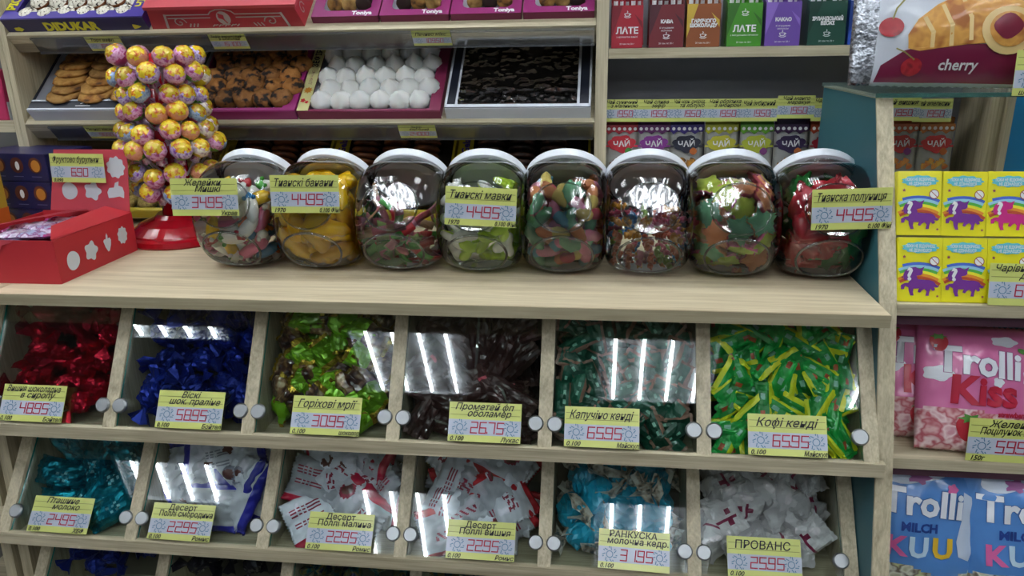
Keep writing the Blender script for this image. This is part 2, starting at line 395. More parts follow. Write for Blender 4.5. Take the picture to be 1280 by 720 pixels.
for k, (y0, z0, sl, zt) in enumerate(TIERS):
    b = bmesh.new(); prism(b, [(y0 - .003, z0 - .0172), (.33, z0 - .0172), (.33, z0 - .0110), (y0 + .006, z0 - .0110), (y0 + .006, z0), (y0 - .003, z0)], -.90, .3905); link('bin_shelf', b, WX, cab)
    xs = [DX[i] + (-.001 if k == 1 else .002 if k == 2 else 0) for i in range(7)]
    for i, x in enumerate(xs):
        b = bmesh.new(); prism(b, [(y0, z0), (y0 + .0062, z0), (y0 + .0062, z0 - .0109), (.32, z0 - .0109), (.32, zt), (y0 + (zt - z0) * sl, zt)], x - th / 2, x + th / 2)
        link('divider', b, WZ, cab)
    # slanted chute floor and rear board of each bin
    b = bmesh.new()
    for i in range(6):
        a, c = xs[i] + th / 2, xs[i + 1] - th / 2
        q0 = y0 + CH[k]; prism(b, [(q0, z0), (q0 + (zt - z0 - .004) * PSL[k], zt - .004), (q0 + .006 + (zt - z0 - .004) * PSL[k], zt - .004), (q0 + .006, z0)], a, c)
    link('chute_floor', b, mat('chute_board', '57503f', .6), cab)
    ps = PSL[k]; uy, uz = ps / math.hypot(ps, 1), 1 / math.hypot(ps, 1); L = (zt - z0) / uz
    for i in range(6):
        a, c = xs[i] + th / 2 + .0005, xs[i + 1] - th / 2 - .0005
        M = frame((a, y0 + .0035, z0 + .0005), (1, 0, 0), (0, uy, uz))
        b = bmesh.new(); box(b, 0, c - a, 0, L - .004, -.003, 0)
        for f in b.faces: f.material_index = 0 if abs(f.normal.dot(Vector((0, 0, 1)))) > .9 or f.calc_area() > .01 else 1
        p = link('glass_pane', b, [GLASS, GEDGE], cab, M)
        for sx in (0, 1):
            b = bmesh.new(); cx = .0028 if sx == 0 else (c - a - .0028)
            lathe(b, [(.0093, 0), (.0098, .001), (.0096, .0042), (.008, .0056)], 24, M=T(cx if 0 else (max(.0, cx) if sx == 0 else cx), .0258, .0004))
            link('pane_clip', b, CHROME, p)
            b = bmesh.new(); xx = .004 if sx == 0 else c - a - .004
            if k < 2: box(b, xx - .005, xx + .005, L * (.93 if k == 0 else .97) - .0012, L * (.93 if k == 0 else .97) + .0012, .0003, .002); link('pane_pin', b, CHROME, p)
# cabinet carcass: side boards, back, plinth
for x, y0, y1, z0, z1 in [(.3862, .010, .33, -.3545, -.1863), (.3862, .030, .33, -.80, -.3546)]:
    bx('side_board', WZ, cab, x, x + .0035, y0, y1, z0, z1)
for x in (-.772, -.80):
    b = bmesh.new(); prism(b, [(.02, -.80), (.33, -.80), (.33, -.0152), (.06, -.0152)], x - .0165, x); link('side_board', b, WZ, cab)
bx('back_board', DARKB, cab, -.90, .39, .331, .337, -.80, -.0152)
bx('plinth', WX, cab, -.90, .39, .02, .33, -.95, -.80)
# ---------------------------------------------------------------- price tags on the bin panes
def pane_M(k, x, y, z, tilt=0):
    sl = PSL[k] if k else TIERS[k][2]; uy, uz = sl / math.hypot(sl, 1), 1 / math.hypot(sl, 1)
    o = Vector((x, y, z)) + Vector((0, -uz, uy)) * .0035
    return frame(o, (math.cos(tilt), 0, math.sin(tilt)), (0, uy, uz))
P1 = [(-.704, ['Вишня шоколадна', 'в сиропу'], '48.95', ('0.100', 'Бойтел'), 'price tag 48.95 on the glass of the red foil candy bin'),
      (-.488, ['Віскі', 'шок. праліне'], '58.95', ('0.100', 'Бойтел'), 'price tag 58.95 on the glass of the navy blue candy bin'),
      (-.310, ['Горіхові мрії'], '30.95', ('0.100', 'шоколор'), 'price tag 30.95 on the bin of green and brown candies'),
      (-.112, ['Прометей фп', 'оболамер'], '26.75', ('0.100', 'Лукас'), 'price tag 26.75 on the glass of the dark brown bar bin'),
      (.028, ['Капучіно кенді'], '65.95', ('0.100', 'Майскул.'), 'price tag 65.95 on the bin of dark green stick candies'),
      (.240, ['Кофі кенді'], '65.95', ('0.100', 'Майскул.'), 'price tag 65.95 on the bin of bright green and yellow candies')]
for x, l, p, f, lab in P1: price_tag(pane_M(0, x, -.0235, -.1665), l, p, lab, f)
P2 = [(-.703, ['Пташине', 'молоко'], '24.95', ('0.100', 'ХБФ'), 'price tag 24.95 on the glass of the teal foil candy bin'),
      (-.528, ['Десерт', 'Поллі смородина'], '22.95', ('0.100', 'Ромнс'), 'price tag 22.95 on the bin of white candies with blue edges'),
      (-.308, ['Десерт', 'Поллі малина'], '22.95', ('0.100', 'Ромнс'), 'price tag 22.95 on the lower bin under the green and brown candies'),
      (-.122, ['Десерт', 'Поллі вишня'], '22.95', ('0.100', 'Ромнс'), 'price tag 22.95 on the lower bin under the dark brown bars'),
      (.071, ['РАНКУСКА', 'молочна кедр.'], '31.95', ('0.100', ''), 'price tag 31.95 on the glass of the turquoise candy bin'),
      (.229, ['ПРОВАНС'], '25.95', ('0.100', ''), 'price tag 25.95 on the lower right bin of white and plum candies')]
for i, (x, l, p, f, lab) in enumerate(P2): price_tag(pane_M(1, x, -.0245, -.3349, (-.03 if i == 4 else 0)), l, p, lab, f, script=i < 1)
# ================================================================= candy meshes
def crumple(d, s, amt, seed): return 1 + amt * nz(d, s, seed)
def candy_twist(L, r, fan, seed, mi=0, nu=20, nv=13, fanmi=None):
    """wrapped sweet: crumpled belly and two twisted, flared wrapper ends"""
    b = bmesh.new()
    blob(b, lambda d: Vector((d.x * r * (crumple(d, 3.2, .4, seed) + .22 * nz(d, 9, seed)), d.y * r * .85 * (crumple(d, 3.4, .45, seed + 2) + .22 * nz(d, 8, seed + 3)), d.z * L * .5 * (1 + .1 * nz(d, 2, seed)))), nu, nv, (lambda d: mi))
    for s in (-1, 1):
        n = 10; z0 = s * L * .44; z1 = s * (L * .5 + fan); A, B = [], []
        mid = s * (L * .5 + fan * .15)
        C_ = []
        for k in range(n):
            a = 2 * PI * k / n; rr = r * .36
            A.append(b.verts.new((rr * math.cos(a), rr * math.sin(a) * .7, z0)))
            C_.append(b.verts.new((rr * .5 * math.cos(a + .5), rr * .5 * math.sin(a + .5), mid)))
            zig = 1 + .25 * (k % 2) + .15 * nz((a, s, seed), 3, seed)
            B.append(b.verts.new((r * 1.1 * math.cos(a + .7) * zig, r * .42 * math.sin(a + .7) * zig + .002 * (k % 2), z1 * (1 + .07 * (k % 3)))))
        for P_, Q_ in ((A, C_), (C_, B)):
            for k in range(n):
                f = b.faces.new((P_[k], P_[(k + 1) % n], Q_[(k + 1) % n], Q_[k])); f.material_index = mi if fanmi is None else fanmi
    return b
def pouch(Lx, Ly, Tz, seed, pat, nx=14, ny=10, crimp=.09, zig=True, puff=.55):
    """flat flow-wrapped pouch, crimped ends at +-x; pat(u, v, side)->material index"""
    b = bmesh.new(); G = {}
    for side in (1, -1):
        for i in range(nx + 1):
            u = -1 + 2 * i / nx
            for j in range(ny + 1):
                v = -1 + 2 * j / ny
                e = max(0, 1 - abs(v) ** 3) ** puff; ux = max(0, (1 - crimp - abs(u)) / (1 - crimp)); ee = min(1, ux * 2.6) ** .6
                z = side * Tz * .5 * e * ee * (1 + .35 * nz((u * 2, v * 2, side), 1, seed)) + Tz * .24 * nz((u * 1.3, v * 1.3, 4), 1, seed + 5) * (1 + abs(u)) + Tz * .13 * nz((u * 5, v * 4, side), 1, seed + 8)
                z += .06 * Tz * math.sin(v * 22) * (1 - ee)
                x = u * Lx / 2 * (1 - .05 * (1 - abs(v)) * e * ee); y = v * Ly / 2 * (1 - .10 * ee * abs(nz((u * 2, 1, 7), 1, seed)))
                if zig and i in (0, nx): x += (.018 * Lx if j % 2 else 0) * (1 if u > 0 else -1)
                key = (i, j, side if 0 < i < nx and 0 < j < ny else 0)
                if key not in G: G[key] = b.verts.new((x, y, z))
    for side in (1, -1):
        for i in range(nx):
            for j in range(ny):
                q = [G[(a, c, side if 0 < a < nx and 0 < c < ny else 0)] for a, c in ((i, j), (i + 1, j), (i + 1, j + 1), (i, j + 1))]
                f = b.faces.new(q if side > 0 else list(reversed(q))); f.material_index = pat((i + .5) / nx, (j + .5) / ny, side)
    return b
def pack(n, r, planes, lo, hi, seed, it=260, g=.0018):
    """settle n balls of radius r inside planes (point, inward normal)"""
    rs = np.random.RandomState(seed); lo = np.array(lo); hi = np.array(hi)
    P = lo + rs.rand(n, 3) * (hi - lo); rr = r * (0.92 + .16 * rs.rand(n))
    PL = [(np.array(p, float), np.array(q, float) / np.linalg.norm(q)) for p, q in planes]
    for k in range(it):
        P[:, 2] -= g * (1 if k < it * .7 else .25)
        for _ in range(3):
            D = P[:, None] - P[None]; d = np.sqrt((D ** 2).sum(2)) + 1e-9; np.fill_diagonal(d, 9)
            ov = np.maximum(0, (rr[:, None] + rr[None]) - d)
            P += (D / d[:, :, None] * ov[:, :, None] * .42).sum(1) * .9
            for p, q in PL:
                s = (P - p) @ q; m_ = np.maximum(0, rr - s); P += m_[:, None] * q
    return P
def rand_rot(flat=None, jit=1.0, n=None):
    """random turn; flat pieces keep their z axis near n"""
    if n is None: return Matrix.Rotation(U(0, 6.28), 4, Vector((U(-1, 1), U(-1, 1), U(-1, 1))).normalized()) @ RZ(U(0, 360))
    z = (Vector(n).normalized() + Vector((U(-1, 1), U(-1, 1), U(-1, 1))) * jit).normalized(); x = Vector((U(-1, 1), U(-1, 1), U(-1, 1))); x = (x - z * x.dot(z)).normalized(); y = z.cross(x)
    return Matrix(((x[0], y[0], z[0], 0), (x[1], y[1], z[1], 0), (x[2], y[2], z[2], 0), (0, 0, 0, 1)))
def nudge(M, V, planes, rounds=3):
    """slide a piece back inside the walls it sticks out of"""
    A = np.array(M); W_ = V @ A[:3, :3].T + A[:3, 3]; off = np.zeros(3)
    for _ in range(rounds):
        for p, q in planes:
            q = np.array(q, float); q /= np.linalg.norm(q); d = ((W_ + off - np.array(p)) @ q).min()
            if d < 0: off += -d * q
    return Matrix.Translation(off.tolist()) @ M
def fill_bin(k, i, n, r, protos, name, label, cat, group, seed, flat=False, jit=.7, shade=None):
    y0, z0, sl, zt = TIERS[k]; a, c = DX[i] + th / 2, DX[i + 1] - th / 2
    sl = PSL[k]; pn = (0, 1, -sl); ch = (0, -1, 1.35)     # inward normals of the pane and of the chute floor
    z00 = z0; z0f = z0 - .0105; DH = min(.104, max(.052, 5.0 * r)); n = int(n * .01 * (c - a) * (zt - z0) * DH / (7.4 * r ** 3))
    P = pack(n, r, [((0, 0, z0f), (0, 0, 1)), ((0, y0 + .0065, 0), (0, 1, 0)), ((0, y0 + .0045, z0), pn), ((0, y0 + .0045 + DH, z0), (0, -1, sl)), ((a, 0, 0), (1, 0, 0)), ((c, 0, 0), (-1, 0, 0)), ((0, 0, zt - .004), (0, 0, -1))],
             (a + r, y0 + .03, z0 + r), (c - r, y0 + .14, zt + .03), seed)
    random.seed(seed * 13 + 1)
    VC = [np.array([v.co[:] for v in m_.vertices]) for m_ in protos]
    nl = math.hypot(1, sl)
    for q, p in enumerate(P):
        v = q % len(protos)
        dist = ((p[1] - y0 - .0045) - sl * (p[2] - z0)) / nl
        if dist > 3.3 * r and ((P[:, 2] > p[2] + r) & (np.abs(P[:, 0] - p[0]) < 1.5 * r)).any(): continue   # buried behind the others
        if k == 2 and p[2] < z0 + .05: continue
        rot = rand_rot(n=(0, -1, sl), jit=jit) if flat else rand_rot()
        M = T(*p) @ rot @ Matrix.Scale(U(.92, 1.06), 4)
        M = nudge(M, VC[v], [((0, y0 + .0042, z0), pn), ((0, 0, z0f + .0003), (0, 0, 1)), ((0, y0 + .0064, 0), (0, 1, 0)), ((a + .0005, 0, 0), (1, 0, 0)), ((c - .0005, 0, 0), (-1, 0, 0)), ((0, 0, zt - .001), (0, 0, -1))])
        if dist < 2.0 * r or p[2] < z0f + 1.3 * r:
            A = np.array(M); Wv = VC[v] @ A[:3, :3].T + A[:3, 3]
            if dist < 2.0 * r:
                q_ = np.array(pn, float) / nl; g_ = ((Wv - np.array((0, y0 + .0042, z0))) @ q_).min(); M = Matrix.Translation((-q_ * g_ * .9).tolist()) @ M
                A = np.array(M); Wv = VC[v] @ A[:3, :3].T + A[:3, 3]
            g_ = Wv[:, 2].min() - z0f - .0003
            if g_ < 0 or p[2] < z0f + 1.3 * r: M = Matrix.Translation((0, g_ * sl * -.9 if g_ > 0 else 0, -g_)) @ M
            M = nudge(M, VC[v], [((0, y0 + .0042, z0), pn), ((0, 0, z0f + .0003), (0, 0, 1)), ((0, y0 + .0064, 0), (0, 1, 0))])
        o = bpy.data.objects.new(name, protos[v]); COL.objects.link(o); o.matrix_basis = M
        tag(o, label, cat, group)
def me_of(name, bm, mats, smooth=False):
    me = bpy.data.meshes.new(name); bm.normal_update(); bm.to_mesh(me); bm.free()
    for m in mats: me.materials.append(m)
    if smooth: me.polygons.foreach_set('use_smooth', [True] * len(me.polygons))
    return me
FRED = mat('red_foil', 'b3102c', .25, .75, bump=.5, bscale=160); FNAVY = mat('navy_foil', '1b2e8f', .3, .6, bump=.5, bscale=160)
FGRN = mat('lime_foil', '7db81e', .28, .45, coat=.6, bump=.4, bscale=130); FBRN = mat('brown_wrap', '3d2320', .35, .1, coat=.7, bump=.4, bscale=120); FGOLD = mat('gold_foil', 'c2a53c', .25, .8)
NUT = mottled('brown_wrap_nut_print', ['2f1a18', '4b2a24', '8a6844', 'd9cfae'], 60, .3, 0, .7, lo=.38, hi=.75)
CLR = mat('silver_clear_wrap', 'a9a7a0', .2, .55)
DGRN = mat('dark_green_wrap', '15553f', .35, .15, coat=.5, bump=.3); TAN = mat('tan_print', '8d6a58', .4, coat=.4); MINT = mat('pale_mint_print', '7fb39d', .4, coat=.4)
BGRN = mat('bright_green_wrap', '129a3c', .35, .05, coat=.5, bump=.3, var=.25, vscale=50); YEL = mat('yellow_edge_print', 'd8dc20', .4, coat=.4); BEAN = mat('bean_print', 'b3502a', .4, coat=.4)
FTEAL = mat('teal_foil', '0f94aa', .26, .7, bump=.5, bscale=130); FTEALP = mat('pale_foil_print', '8fb7bc', .3, .4)
PWH = mat('white_wrap', 'd2d2dc', .35, coat=.45, bump=.35, bscale=90); PBL = mat('violet_blue_print', '2a2aa8', .35, coat=.4); PRD = mat('crimson_print', 'c31a40', .35, coat=.4); PRD2 = mat('red_print', 'c0202c', .35, coat=.4); PDK = mat('brown_berry_print', '6b3c34', .4, coat=.3); PGY = mat('grey_text_print', '8f8f9f', .4, coat=.3)
TQ = mat('turquoise_wrap', '149fc0', .35, .1, coat=.5, bump=.35, bscale=90); TQP = mottled('squirrel_tan_print', ['3d4a4a', 'b8a896', 'd8d4c8'], 90, .4, 0, .4, lo=.35, hi=.6)
PV = mat('pearl_wrap', 'd6cfd2', .3, coat=.6, bump=.4, bscale=80); PVP = mat('plum_print', '8e1d4a', .35, coat=.4)
twr = [me_of('candy', candy_twist(.030, .0150, .015, s), [FRED]) for s in range(4)]
fill_bin(0, 0, 100, 0.0178, twr, 'foil_candy', 'red foil twist-wrapped candy piled in the top left bin', 'candy', 'red foil candies', 11)
twb = [me_of('candy', candy_twist(.034, .0160, .017, s + 9), [FNAVY]) for s in range(4)]
fill_bin(0, 1, 82, 0.0190, twb, 'foil_candy', 'navy blue foil candy piled in the bin priced 58.95', 'candy', 'navy blue candies', 12)
twg = [me_of('candy', pouch(.068, .036, .024, s + 3, (lambda u, v, sd, s=s: (1 if u < .08 or u > .92 or (abs(u - .5) < .05 and s != 1) else (0 if (u < .5) == (s != 2) else 2))), 18, 12), [FGRN, FGOLD, NUT]) for s in range(4)]
fill_bin(0, 2, 100, 0.0190, twg, 'nut_candy', 'candy in lime green and nut-printed brown wrapper, bin priced 30.95', 'candy', 'green and brown candies', 13, True, .7)
CLR2 = mat('dark_clear_end', '5a4540', .25, .4)
twn = [me_of('candy', pouch(.086, .034, .020, s + 21, (lambda u, v, sd, s=s: 1 if (u < .05 or u > .95) else (2 if s == 0 and .2 < u < .28 and .3 < v < .6 else (3 if s == 2 and .42 < v < .5 else 0))), 18, 10), [FBRN, CLR2, mat('pink_seal_print', 'b8505c', .4), CLR]) for s in range(4)]
fill_bin(0, 3, 100, 0.0195, twn, 'chocolate_bar', 'dark brown wrapped chocolate bar in the bin priced 26.75', 'candy', 'dark brown chocolate bars', 14, True, .55)
def pat_dg(u, v, s): return 1 if (v < .16 or u < .07 or u > .93) else (2 if s > 0 and .3 < v < .5 and .25 < u < .75 and int(u * 40) % 3 else 0)
twd = [me_of('candy', pouch(.054, .021, .009, s + 31, pat_dg, 18, 6, puff=.7, crimp=.14), [DGRN, TAN, MINT]) for s in range(4)]
fill_bin(0, 4, 100, 0.0118, twd, 'mint_stick_candy', 'slim dark green stick candy with tan edge in the bin beside the brown bars', 'candy', 'dark green stick candies', 15, True, .5)
def pat_bg(u, v, s): return 1 if v < .20 else (2 if s > 0 and .12 < u < .26 and .45 < v < .8 else (3 if s > 0 and .55 < u < .8 and .5 < v < .75 and int(u * 40) % 2 else 0))
twy = [me_of('candy', pouch(.050, .022, .008, s + 41, pat_bg, 18, 8, puff=.7, crimp=.14), [BGRN, YEL, BEAN, MINT]) for s in range(4)]
fill_bin(0, 5, 100, 0.0118, twy, 'coffee_stick_candy', 'bright green stick candy with yellow edge in the top right bin', 'candy', 'bright green and yellow candies', 16, True, .5)
twt = [me_of('candy', pouch(.074, .042, .028, s + 51, lambda u, v, sd: 1 if sd > 0 and .35 < u < .6 and .3 < v < .7 and int(u * 30 + v * 9) % 3 == 0 else 0, 18, 12), [FTEAL, FTEALP]) for s in range(4)]
fill_bin(1, 0, 92, 0.0222, twt, 'milk_candy', 'teal foil wrapped candy in the bin priced 24.95', 'candy', 'teal foil candies', 17, True, .6)
def pat_wp(art):
    def f(u, v, s):
        if v > .83 or (art == 2 and v < .08) or (art == 1 and u < .09): return 1
        if s > 0:
            if art == 0:
                if ((u - .28) / .13) ** 2 + ((v - .40) / .16) ** 2 < 1: return 2 if ((u - .28) / .09) ** 2 + ((v - .42) / .10) ** 2 < 1 else 3
                if .46 < u < .86 and .30 < v < .54 and math.sin(u * 70) + math.sin(u * 31 + v * 60) > .1: return 3
            if art == 1 and .45 < u < .92 and .2 < v < .66 and int(v * 42) % 3 == 0 and math.sin(u * 90) > -.75: return 3
            if art == 2 and .2 < u < .6 and .3 < v < .46 and math.sin(u * 60 + v * 40) > .2: return 3
            if art == 2 and ((u - .78) / .08) ** 2 + ((v - .45) / .13) ** 2 < 1: return 2
        return 0
    return f
for i, (m1, lab, grp, sd) in enumerate([(PBL, 'white pouch candy with violet blue edge, second bin of the lower tier', 'white and blue pouch candies', 18), (PRD, 'white pouch candy with crimson edge, bin under the green and brown candies', 'white and crimson pouch candies', 19), (PRD2, 'white pouch candy with red edge and cherry print, bin under the dark brown bars', 'white and cherry red pouch candies', 20)]):
    pr = [me_of('candy', pouch(.096, .066, .026, s + 61 + i * 5, pat_wp(s % 3), 46, 32, crimp=.05), [PWH, m1, PDK, mat('wine_text_print', '9a2a44', .4) if i else PGY], True) for s in range(4)]
    fill_bin(1, 1 + i, 100, .0250, pr, 'pouch_candy', lab, 'candy', grp, sd, True, .35)
pr = [me_of('candy', candy_twist(.052, .0190, .011, s + 81, 0, 20, 13, 1), [TQ, TQP]) for s in range(3)]
fill_bin(1, 4, 100, 0.0205, pr, 'twist_candy', 'turquoise candy with tan printed twists in the bin beside the cherry candies', 'candy', 'turquoise candies', 21)
pr = [me_of('candy', pouch(.066, .046, .028, s + 91, lambda u, v, sd: 1 if (.44 < u < .5 and v > .3) or (.25 < u < .65 and .46 < v < .54 and int(u * 40) % 3) else 0, 18, 14), [PV, PVP]) for s in range(4)]
fill_bin(1, 5, 98, 0.0205, pr, 'pearl_candy', 'pearly white candy with plum print in the lower right bin', 'candy', 'white and plum candies', 22, True, .7)
MULTI = mottled('dark_multi_foil', ['0d2a3a', '1d5a5c', '7a6a2a', '14204a'], 60, .3, .4, .5)
for i, (m_, lab, grp, sd) in enumerate([(FNAVY, 'blue foil candy in the bottom left bin', 'bottom bin blue candies', 23), (mat('black_violet_wrap', '2a2430', .25, .3, coat=.6, bump=.5), 'black and violet wrapped candy in the second bin of the bottom tier', 'bottom bin dark candies', 24), (MULTI, 'dark teal and gold wrapped candy in the third bin of the bottom tier', 'bottom bin teal and gold candies', 25), (MULTI, 'dark teal wrapped candy in the fourth bin of the bottom tier', 'bottom bin teal candies', 26)]):
    pr = [me_of('candy', candy_twist(.030, .015, .016, s + 101 + i), [m_]) for s in range(3)]
    fill_bin(2, i, 85, .0185, pr, 'foil_candy', lab, 'candy', grp, sd)
# ================================================================= candy jars
def hull_r(d, planes, p=14):
    s = 0
    for n, h in planes:
        c = max(0.0, d.dot(n)) / h
        s += c ** p
    return s ** (-1 / p)
def av(deg): a = math.radians(deg); return Vector((0, -math.cos(a), math.sin(a)))     # direction in the side view, 0 = towards the aisle, 90 = up
JPL = [(Vector((1, 0, 0)), .0528), (Vector((-1, 0, 0)), .0528), (av(-90), .066), (av(-30), .073), (av(22), .073), (av(-62), .0745), (av(-4), .0775), (av(60), .074), (av(95), .0715), (av(140), .060), (av(165), .071), (av(-140), .073)]
for sx in (1, -1):
    for a in range(-180, 180, 30): JPL.append(((av(a) * .78 + Vector((sx * .62, 0, 0))).normalized(), .080))
LIDA = 140
def jar_mesh(sc=1.0, cut=True):
    b = bmesh.new()
    def f(d):
        r = hull_r(d, JPL, 16); return d * r * sc
    blob(b, f, 56, 40); return b
jbody = me_of('jar_body', jar_mesh(), [JARC], True)
jinner = me_of('jar_inner', jar_mesh(.965), [JARC], True)
def ring_on(nd, h, rx, ry, rad, lift=0.0):
    """raised oval ring lying on the body around direction nd"""
    x = Vector((1, 0, 0)); v = nd.cross(x); P = []
    for k in range(40):
        a = 2 * PI * k / 40; q = (nd * h + x * rx * math.cos(a) + v * ry * math.sin(a)); d = q.normalized(); P.append(d * (hull_r(d, JPL, 16) + lift))
    return P
b = bmesh.new(); tube(b, ring_on(av(-30), .07, .0385, .0315, .001, .0006), .0016, 6, closed=True); mlow = me_of('foot_ring', b, [JARR], True)
b = bmesh.new(); tube(b, ring_on(av(22), .07, .0345, .031, .001, .0004), .0011, 6, closed=True); mup = me_of('face_ring', b, [JARR], True)
b = bmesh.new()
nd, xv = av(22), Vector((1, 0, 0)); vv = nd.cross(xv); gr = []
for j in range(9):
    rr = .0330 * j / 8; row = []
    for k in range(32):
        a = 2 * PI * k / 32; row.append(b.verts.new(nd * (.0737 - .0006 * (j / 8) ** 2) + xv * rr * math.cos(a) + vv * rr * .92 * math.sin(a)))
    gr.append(row)
for A, B in zip(gr, gr[1:]):
    for k in range(32): b.faces.new((A[k], A[(k + 1) % 32], B[(k + 1) % 32], B[k]))
bmesh.ops.remove_doubles(b, verts=b.verts, dist=1e-6); bmesh.ops.recalc_face_normals(b, faces=b.faces[:])
mdisc = me_of('embossed_disc', b, [JARD], True)
LM = Matrix.Rotation(-math.radians(LIDA - 90), 4, 'X')     # tips the lid axis away from the aisle
b = bmesh.new(); lathe(b, [(.0505, .0560), (.0540, .0565), (.0545, .0580), (.0545, .0660), (.0530, .0685), (.02, .0687)], 72, fl=lambda a, z: 1); 
mlid = me_of('lid', b, [WHITE])
b = bmesh.new(); tube(b, [Vector((.049 * math.cos(2 * PI * k / 40), .049 * math.sin(2 * PI * k / 40), .0545)) for k in range(40)], .0018, 6, closed=True)
tube(b, [Vector((.0475 * math.cos(2 * PI * k / 40), .0475 * math.sin(2 * PI * k / 40), .0515)) for k in range(40)], .0012, 6, closed=True); mneck = me_of('neck_rings', b, [JARR], True)
LTILT = Matrix.Rotation(math.radians(-(LIDA - 90)), 4, 'X')
# gummies
def g_worm(L, r, bend, seed, wav=0, n=9, nr=7, two=False):
    b = bmesh.new(); P = []; R_ = []
    for i in range(n):
        t = i / (n - 1) - .5; P.append((t * L, bend * L * (t * t - .1) * 2 + wav * math.sin(t * 9), 0)); R_.append(r * (1 - .75 * abs(2 * t) ** 5) * (1 + .12 * math.sin(i * 2.6)))
    tube(b, P, R_, nr)
    if two:
        for f in b.faces: f.material_index = 1 if f.calc_center_median().x > 0 else 0
    return b
def g_star(R1, R2, h, n=5):
    b = bmesh.new(); pts = []
    for i in range(2 * n):
        a = PI * i / n; r_ = R1 if i % 2 == 0 else R2; pts.append((r_ * math.cos(a), r_ * math.sin(a)))
    prism(b, pts, -h / 2, h / 2, 'z'); r = bmesh.ops.bevel(b, geom=b.edges[:], offset=h * .3, segments=2, affect='EDGES')
    for f in b.faces: f.material_index = 1 if f.calc_center_median().z > h * .1 else 0
    return b
def g_heart(s, h, m2=True):
    b = bmesh.new(); pts = []
    for i in range(18):
        t = 2 * PI * i / 18; pts.append((s * .062 * 16 * math.sin(t) ** 3, s * .062 * (13 * math.cos(t) - 5 * math.cos(2 * t) - 2 * math.cos(3 * t) - math.cos(4 * t))))
    prism(b, pts, -h / 2, h / 2, 'z'); bmesh.ops.bevel(b, geom=b.edges[:], offset=h * .28, segments=2, affect='EDGES')
    return b
def g_bear(s):
    b = bmesh.new()
    for c, r_ in [((0, 0, 0), (.55, .42, .75)), ((0, -.05, .95), (.45, .4, .42)), ((.33, 0, 1.3), (.16, .12, .16)), ((-.33, 0, 1.3), (.16, .12, .16)), ((.5, -.3, .3), (.2, .3, .2)), ((-.5, -.3, .3), (.2, .3, .2)), ((.35, -.3, -.6), (.24, .38, .24)), ((-.35, -.3, -.6), (.24, .38, .24))]:
        blob(b, lambda d, c=c, r_=r_: Vector((c[0] + d.x * r_[0], c[1] + d.y * r_[1], c[2] + d.z * r_[2])) * s, 8, 6)
    return b
def g_frog(s, seed):
    b = bmesh.new()
    def f(d):
        a = math.atan2(d.y, d.x); r_ = s * (1 + .42 * math.cos(3 * a + seed) + .12 * math.cos(5 * a + seed * 2)); return Vector((d.x * r_, d.y * r_ * .8, d.z * s * .42))
    blob(b, f, 26, 10, lambda d: 1 if d.z > .05 else 0); return b
def g_mouse(s, seed):
    b = bmesh.new(); blob(b, lambda d: Vector((d.x * s * 1.7 * (1 + .15 * nz(d, 2, seed)), d.y * s * .75, d.z * s * .65)), 14, 9, lambda d: 1 if d.x > .55 else 0)
    for y in (-.5, .5): blob(b, lambda d, y=y: Vector((s * (1.0 + d.x * .25), s * (y + d.y * .25), s * (.5 + d.z * .3))), 6, 5, lambda d: 1)
    return b
def g_belt(L, wd, seed):
    b = bmesh.new(); n = 14; prev = None
    for i in range(n + 1):
        t = i / n; x = (t - .5) * L; z = .006 * math.sin(t * 7 + seed) + .01 * (t - .5) ** 2; row = [b.verts.new((x, y * wd, z + dz)) for y, dz in ((-.5, 0), (.5, 0), (.5, .0025), (-.5, .0025))]
        if prev:
            for k in range(4):
                f = b.faces.new((prev[k], prev[(k + 1) % 4], row[(k + 1) % 4], row[k])); f.material_index = int(i / 4 + seed) % 2
        prev = row
    return b
def g_leaf(s, seed):
    b = bmesh.new(); pts = []
    for i in range(14):
        a = 2 * PI * i / 14; r_ = s * (1 if i % 2 else .62) * (1.2 if abs(math.cos(a)) > .8 else 1); pts.append((r_ * math.cos(a), r_ * math.sin(a) * .8))
    prism(b, pts, -.003, .003, 'z'); bmesh.ops.bevel(b, geom=b.edges[:], offset=.001, segments=1, affect='EDGES'); return b
def gum(name, c, sugar=False): return mat('gummy_' + name, c, .28 if not sugar else .6, coat=.25 if not sugar else 0, sss=.08, bump=.7 if sugar else .1, bscale=900 if sugar else 80)
GW, GPK, GBL, GYE, GRE, GGR, GOR, GDG, GLG, GVI = gum('white', 'e4e6e0'), gum('pink', 'd66a92'), gum('blue', '2f7fb5'), gum('yellow', 'f2c80a'), gum('red', 'b81e2c'), gum('green', '3f9a34'), gum('orange', 'd9762a'), gum('dark_green', '1a6b2a'), gum('lime', 'b4d83a'), gum('violet', '6d3f9a')
SPK, SGR, SOR, SYE, SBL, SRE = gum('sugared_pink', 'cf7f98', 1), gum('sugared_green', '6fae84', 1), gum('sugared_orange', 'd98d5c', 1), gum('sugared_yellow', 'd9c26a', 1), gum('sugared_blue', '5b94a8', 1), gum('sugared_red', 'b94a58', 1)
def fan(mk, ml): return [me_of('gummy', mk(i), list(m_), True) for i, m_ in enumerate(ml)]
